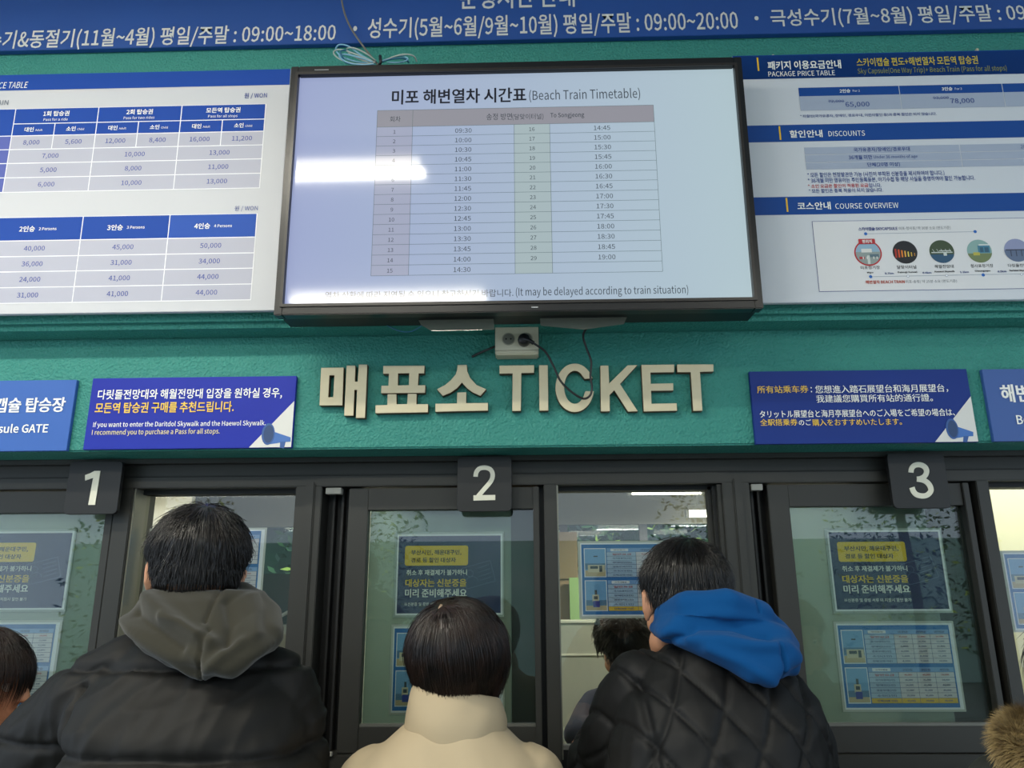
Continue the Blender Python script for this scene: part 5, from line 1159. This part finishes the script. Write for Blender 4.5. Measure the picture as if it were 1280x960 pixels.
b.chain([P(-110, 985, .10), P(-120, 1110, .10), P(-50, 1090, .10)], [.065, .06, .045]); b.chain([P(-120, 985, -.14), P(-120, 1110, -.16), P(-50, 1090, -.1)], [.065, .06, .045])
me = sub(b, base).mesh('jacket', .008, 2, lambda co, no: .004*nz(co, (9, 9, 9), 2)); mesh_obj('jacket', me, mat('jacket_brown', '#33302c', .8), t, True)
# ================= person at the right edge with a fur trimmed hood
d5 = 1.30; P = lambda u, v, dd=0: atd(u, v, d5+dd)
C5 = P(1372, 862, .02); R5 = Rz(0, -5, 0)
J = dict(N=P(1372, 925), SL=P(1280, 1000), SR=P(1450, 985), EL=P(1250, 1150, .1), ER=P(1470, 1150, .1), WL=P(1290, 1120, .3), WR=P(1430, 1120, .3))
t, base = person('person at the right edge in a dark parka with a brown fur trimmed hood', C5, R5, J, Vector((C5.x, C5.y-.06, .84)), .95)
mens_hair(t, base, C5, R5, HB_, 31, .97, .018, n=1200)
b = Blob(); hp = Vector((base.x, base.y, .60)); b.loft([(hp, CX*.24, CY*.18), (Vector((base.x, base.y, 1.0)), CX*.24, CY*.17), (P(1352, 1010), CX*.19, CY*.14), (P(1352, 965), CX*.14, CY*.11), (P(1352, 935), CX*.08, CY*.08)])
b.chain([P(1272, 1000), P(1252, 1130, .08), P(1285, 1118, .26)], [.07, .066, .05]); b.chain([P(1440, 1000), P(1462, 1130, .08), P(1430, 1118, .26)], [.07, .066, .05])
b.ell(P(1345, 955, -.04), (.10, .07, .06))
me = sub(b, base).mesh('parka', .008, 2, lambda co, no: .005*nz(co, (9, 9, 9), 2)); mesh_obj('parka', me, mat('parka_dark', '#22241f', .7), t, True)
rd = random.Random(5); bm = bmesh.new(); path = smoothpath([P(1282, 905, .06), P(1268, 915, .0), P(1268, 938, -.05), P(1295, 955, -.09), P(1345, 962, -.11), P(1400, 955, -.09), P(1430, 930, -.03), P(1424, 905, .05)], 10)
tube_bm(bm, [p-base for p in path], .018, 10); FUR = mat('fur_brown', '#6a5636', .7, var=(60, '#a48c5a', .9))
for i in range(11000):
    k = rd.random()**1.5*(len(path)-1.01); a = int(k); p = path[a].lerp(path[a+1], k-a); tg = (path[a+1]-path[a]).normalized(); q = Vector((rd.gauss(0, 1), rd.gauss(0, 1), rd.gauss(0, 1))); q = (q-tg*q.dot(tg)).normalized()
    L = rd.uniform(.014, .032); e = (q+tg*rd.uniform(-.5, .5)+Vector((0, 0, -.35))+Vector((noise.noise(p*25), noise.noise(p*25+Vector((9, 0, 0))), 0))*.9).normalized(); p0 = p+q*.014-base; p1 = p0+e*L*.55; p2 = p1+(e+Vector((0, 0, -.4))).normalized()*L*.45; sd = e.orthogonal().normalized()*.0007
    v = [bm.verts.new(x) for x in (p0-sd, p0+sd, p1+sd*.7, p1-sd*.7, p2)]; bm.faces.new(v[:4]); bm.faces.new((v[3], v[2], v[4]))
o = bmobj('fur_trim', bm, FUR, t)
# ================= clerk inside, head bent
d6 = 2.56; P = lambda u, v, dd=0: atd(u, v, d6+dd)
C6 = P(782, 806); R6 = Rz(172, -72, 0)
sz = lambda sg, sx: (Vector((C6.x+sx.x*sg*.12, C6.y+.05, .62)), Vector((C6.x+sx.x*sg*.12, C6.y+.03, .12)))
J = dict(N=P(786, 848, .10), SL=P(855, 880, .10), SR=P(748, 880, .08), EL=P(880, 960, -.06), ER=P(728, 915, -.06), WL=P(820, 925, -.20), WR=P(775, 925, -.22), HL=Vector((-.9, -.25, -.1)), HR=Vector((.9, -.25, -.1)))
t, base = person('dark haired clerk in a navy jacket bending over the desk inside the booth', C6, R6, J, Vector((P(800, 960).x, C6.y+.24, .86)), .97, legm=lambda sg, sx: (Vector((C6.x+.03+sx.x*sg*.12, C6.y+.12, .47)), Vector((C6.x+.03+sx.x*sg*.12, C6.y+.22, .09))))
mens_hair(t, base, C6, R6, HB_, 41, 1.0, .018, n=1800)
b = Blob(); b.loft([(Vector((base.x, base.y, .82)), CX*.19, CY*.14), (Vector((base.x, base.y-.03, 1.05)), CX*.19, CY*.13), (P(800, 905, .14), CX*.18, CY*.11), (P(795, 878, .12), CX*.14, CY*.09), (P(788, 858, .10), CX*.08, CY*.07)])
b.chain([P(750, 885, .08), P(735, 905, .0), P(728, 918, -.06), P(768, 926, -.19)], [.062, .058, .054, .042]); b.chain([P(855, 885, .1), P(875, 960, -.05), P(822, 928, -.17)], [.062, .054, .042])
me = sub(b, base).mesh('navy_jacket', .007, 1, lambda co, no: folds(co, rotm('Y', 50), (8, 8, 34), 3, .006)-.002); mesh_obj('navy_jacket', me, mat('jacket_navy', '#121a30', .8), t, True)

bpy.data.scenes.remove(TSC)
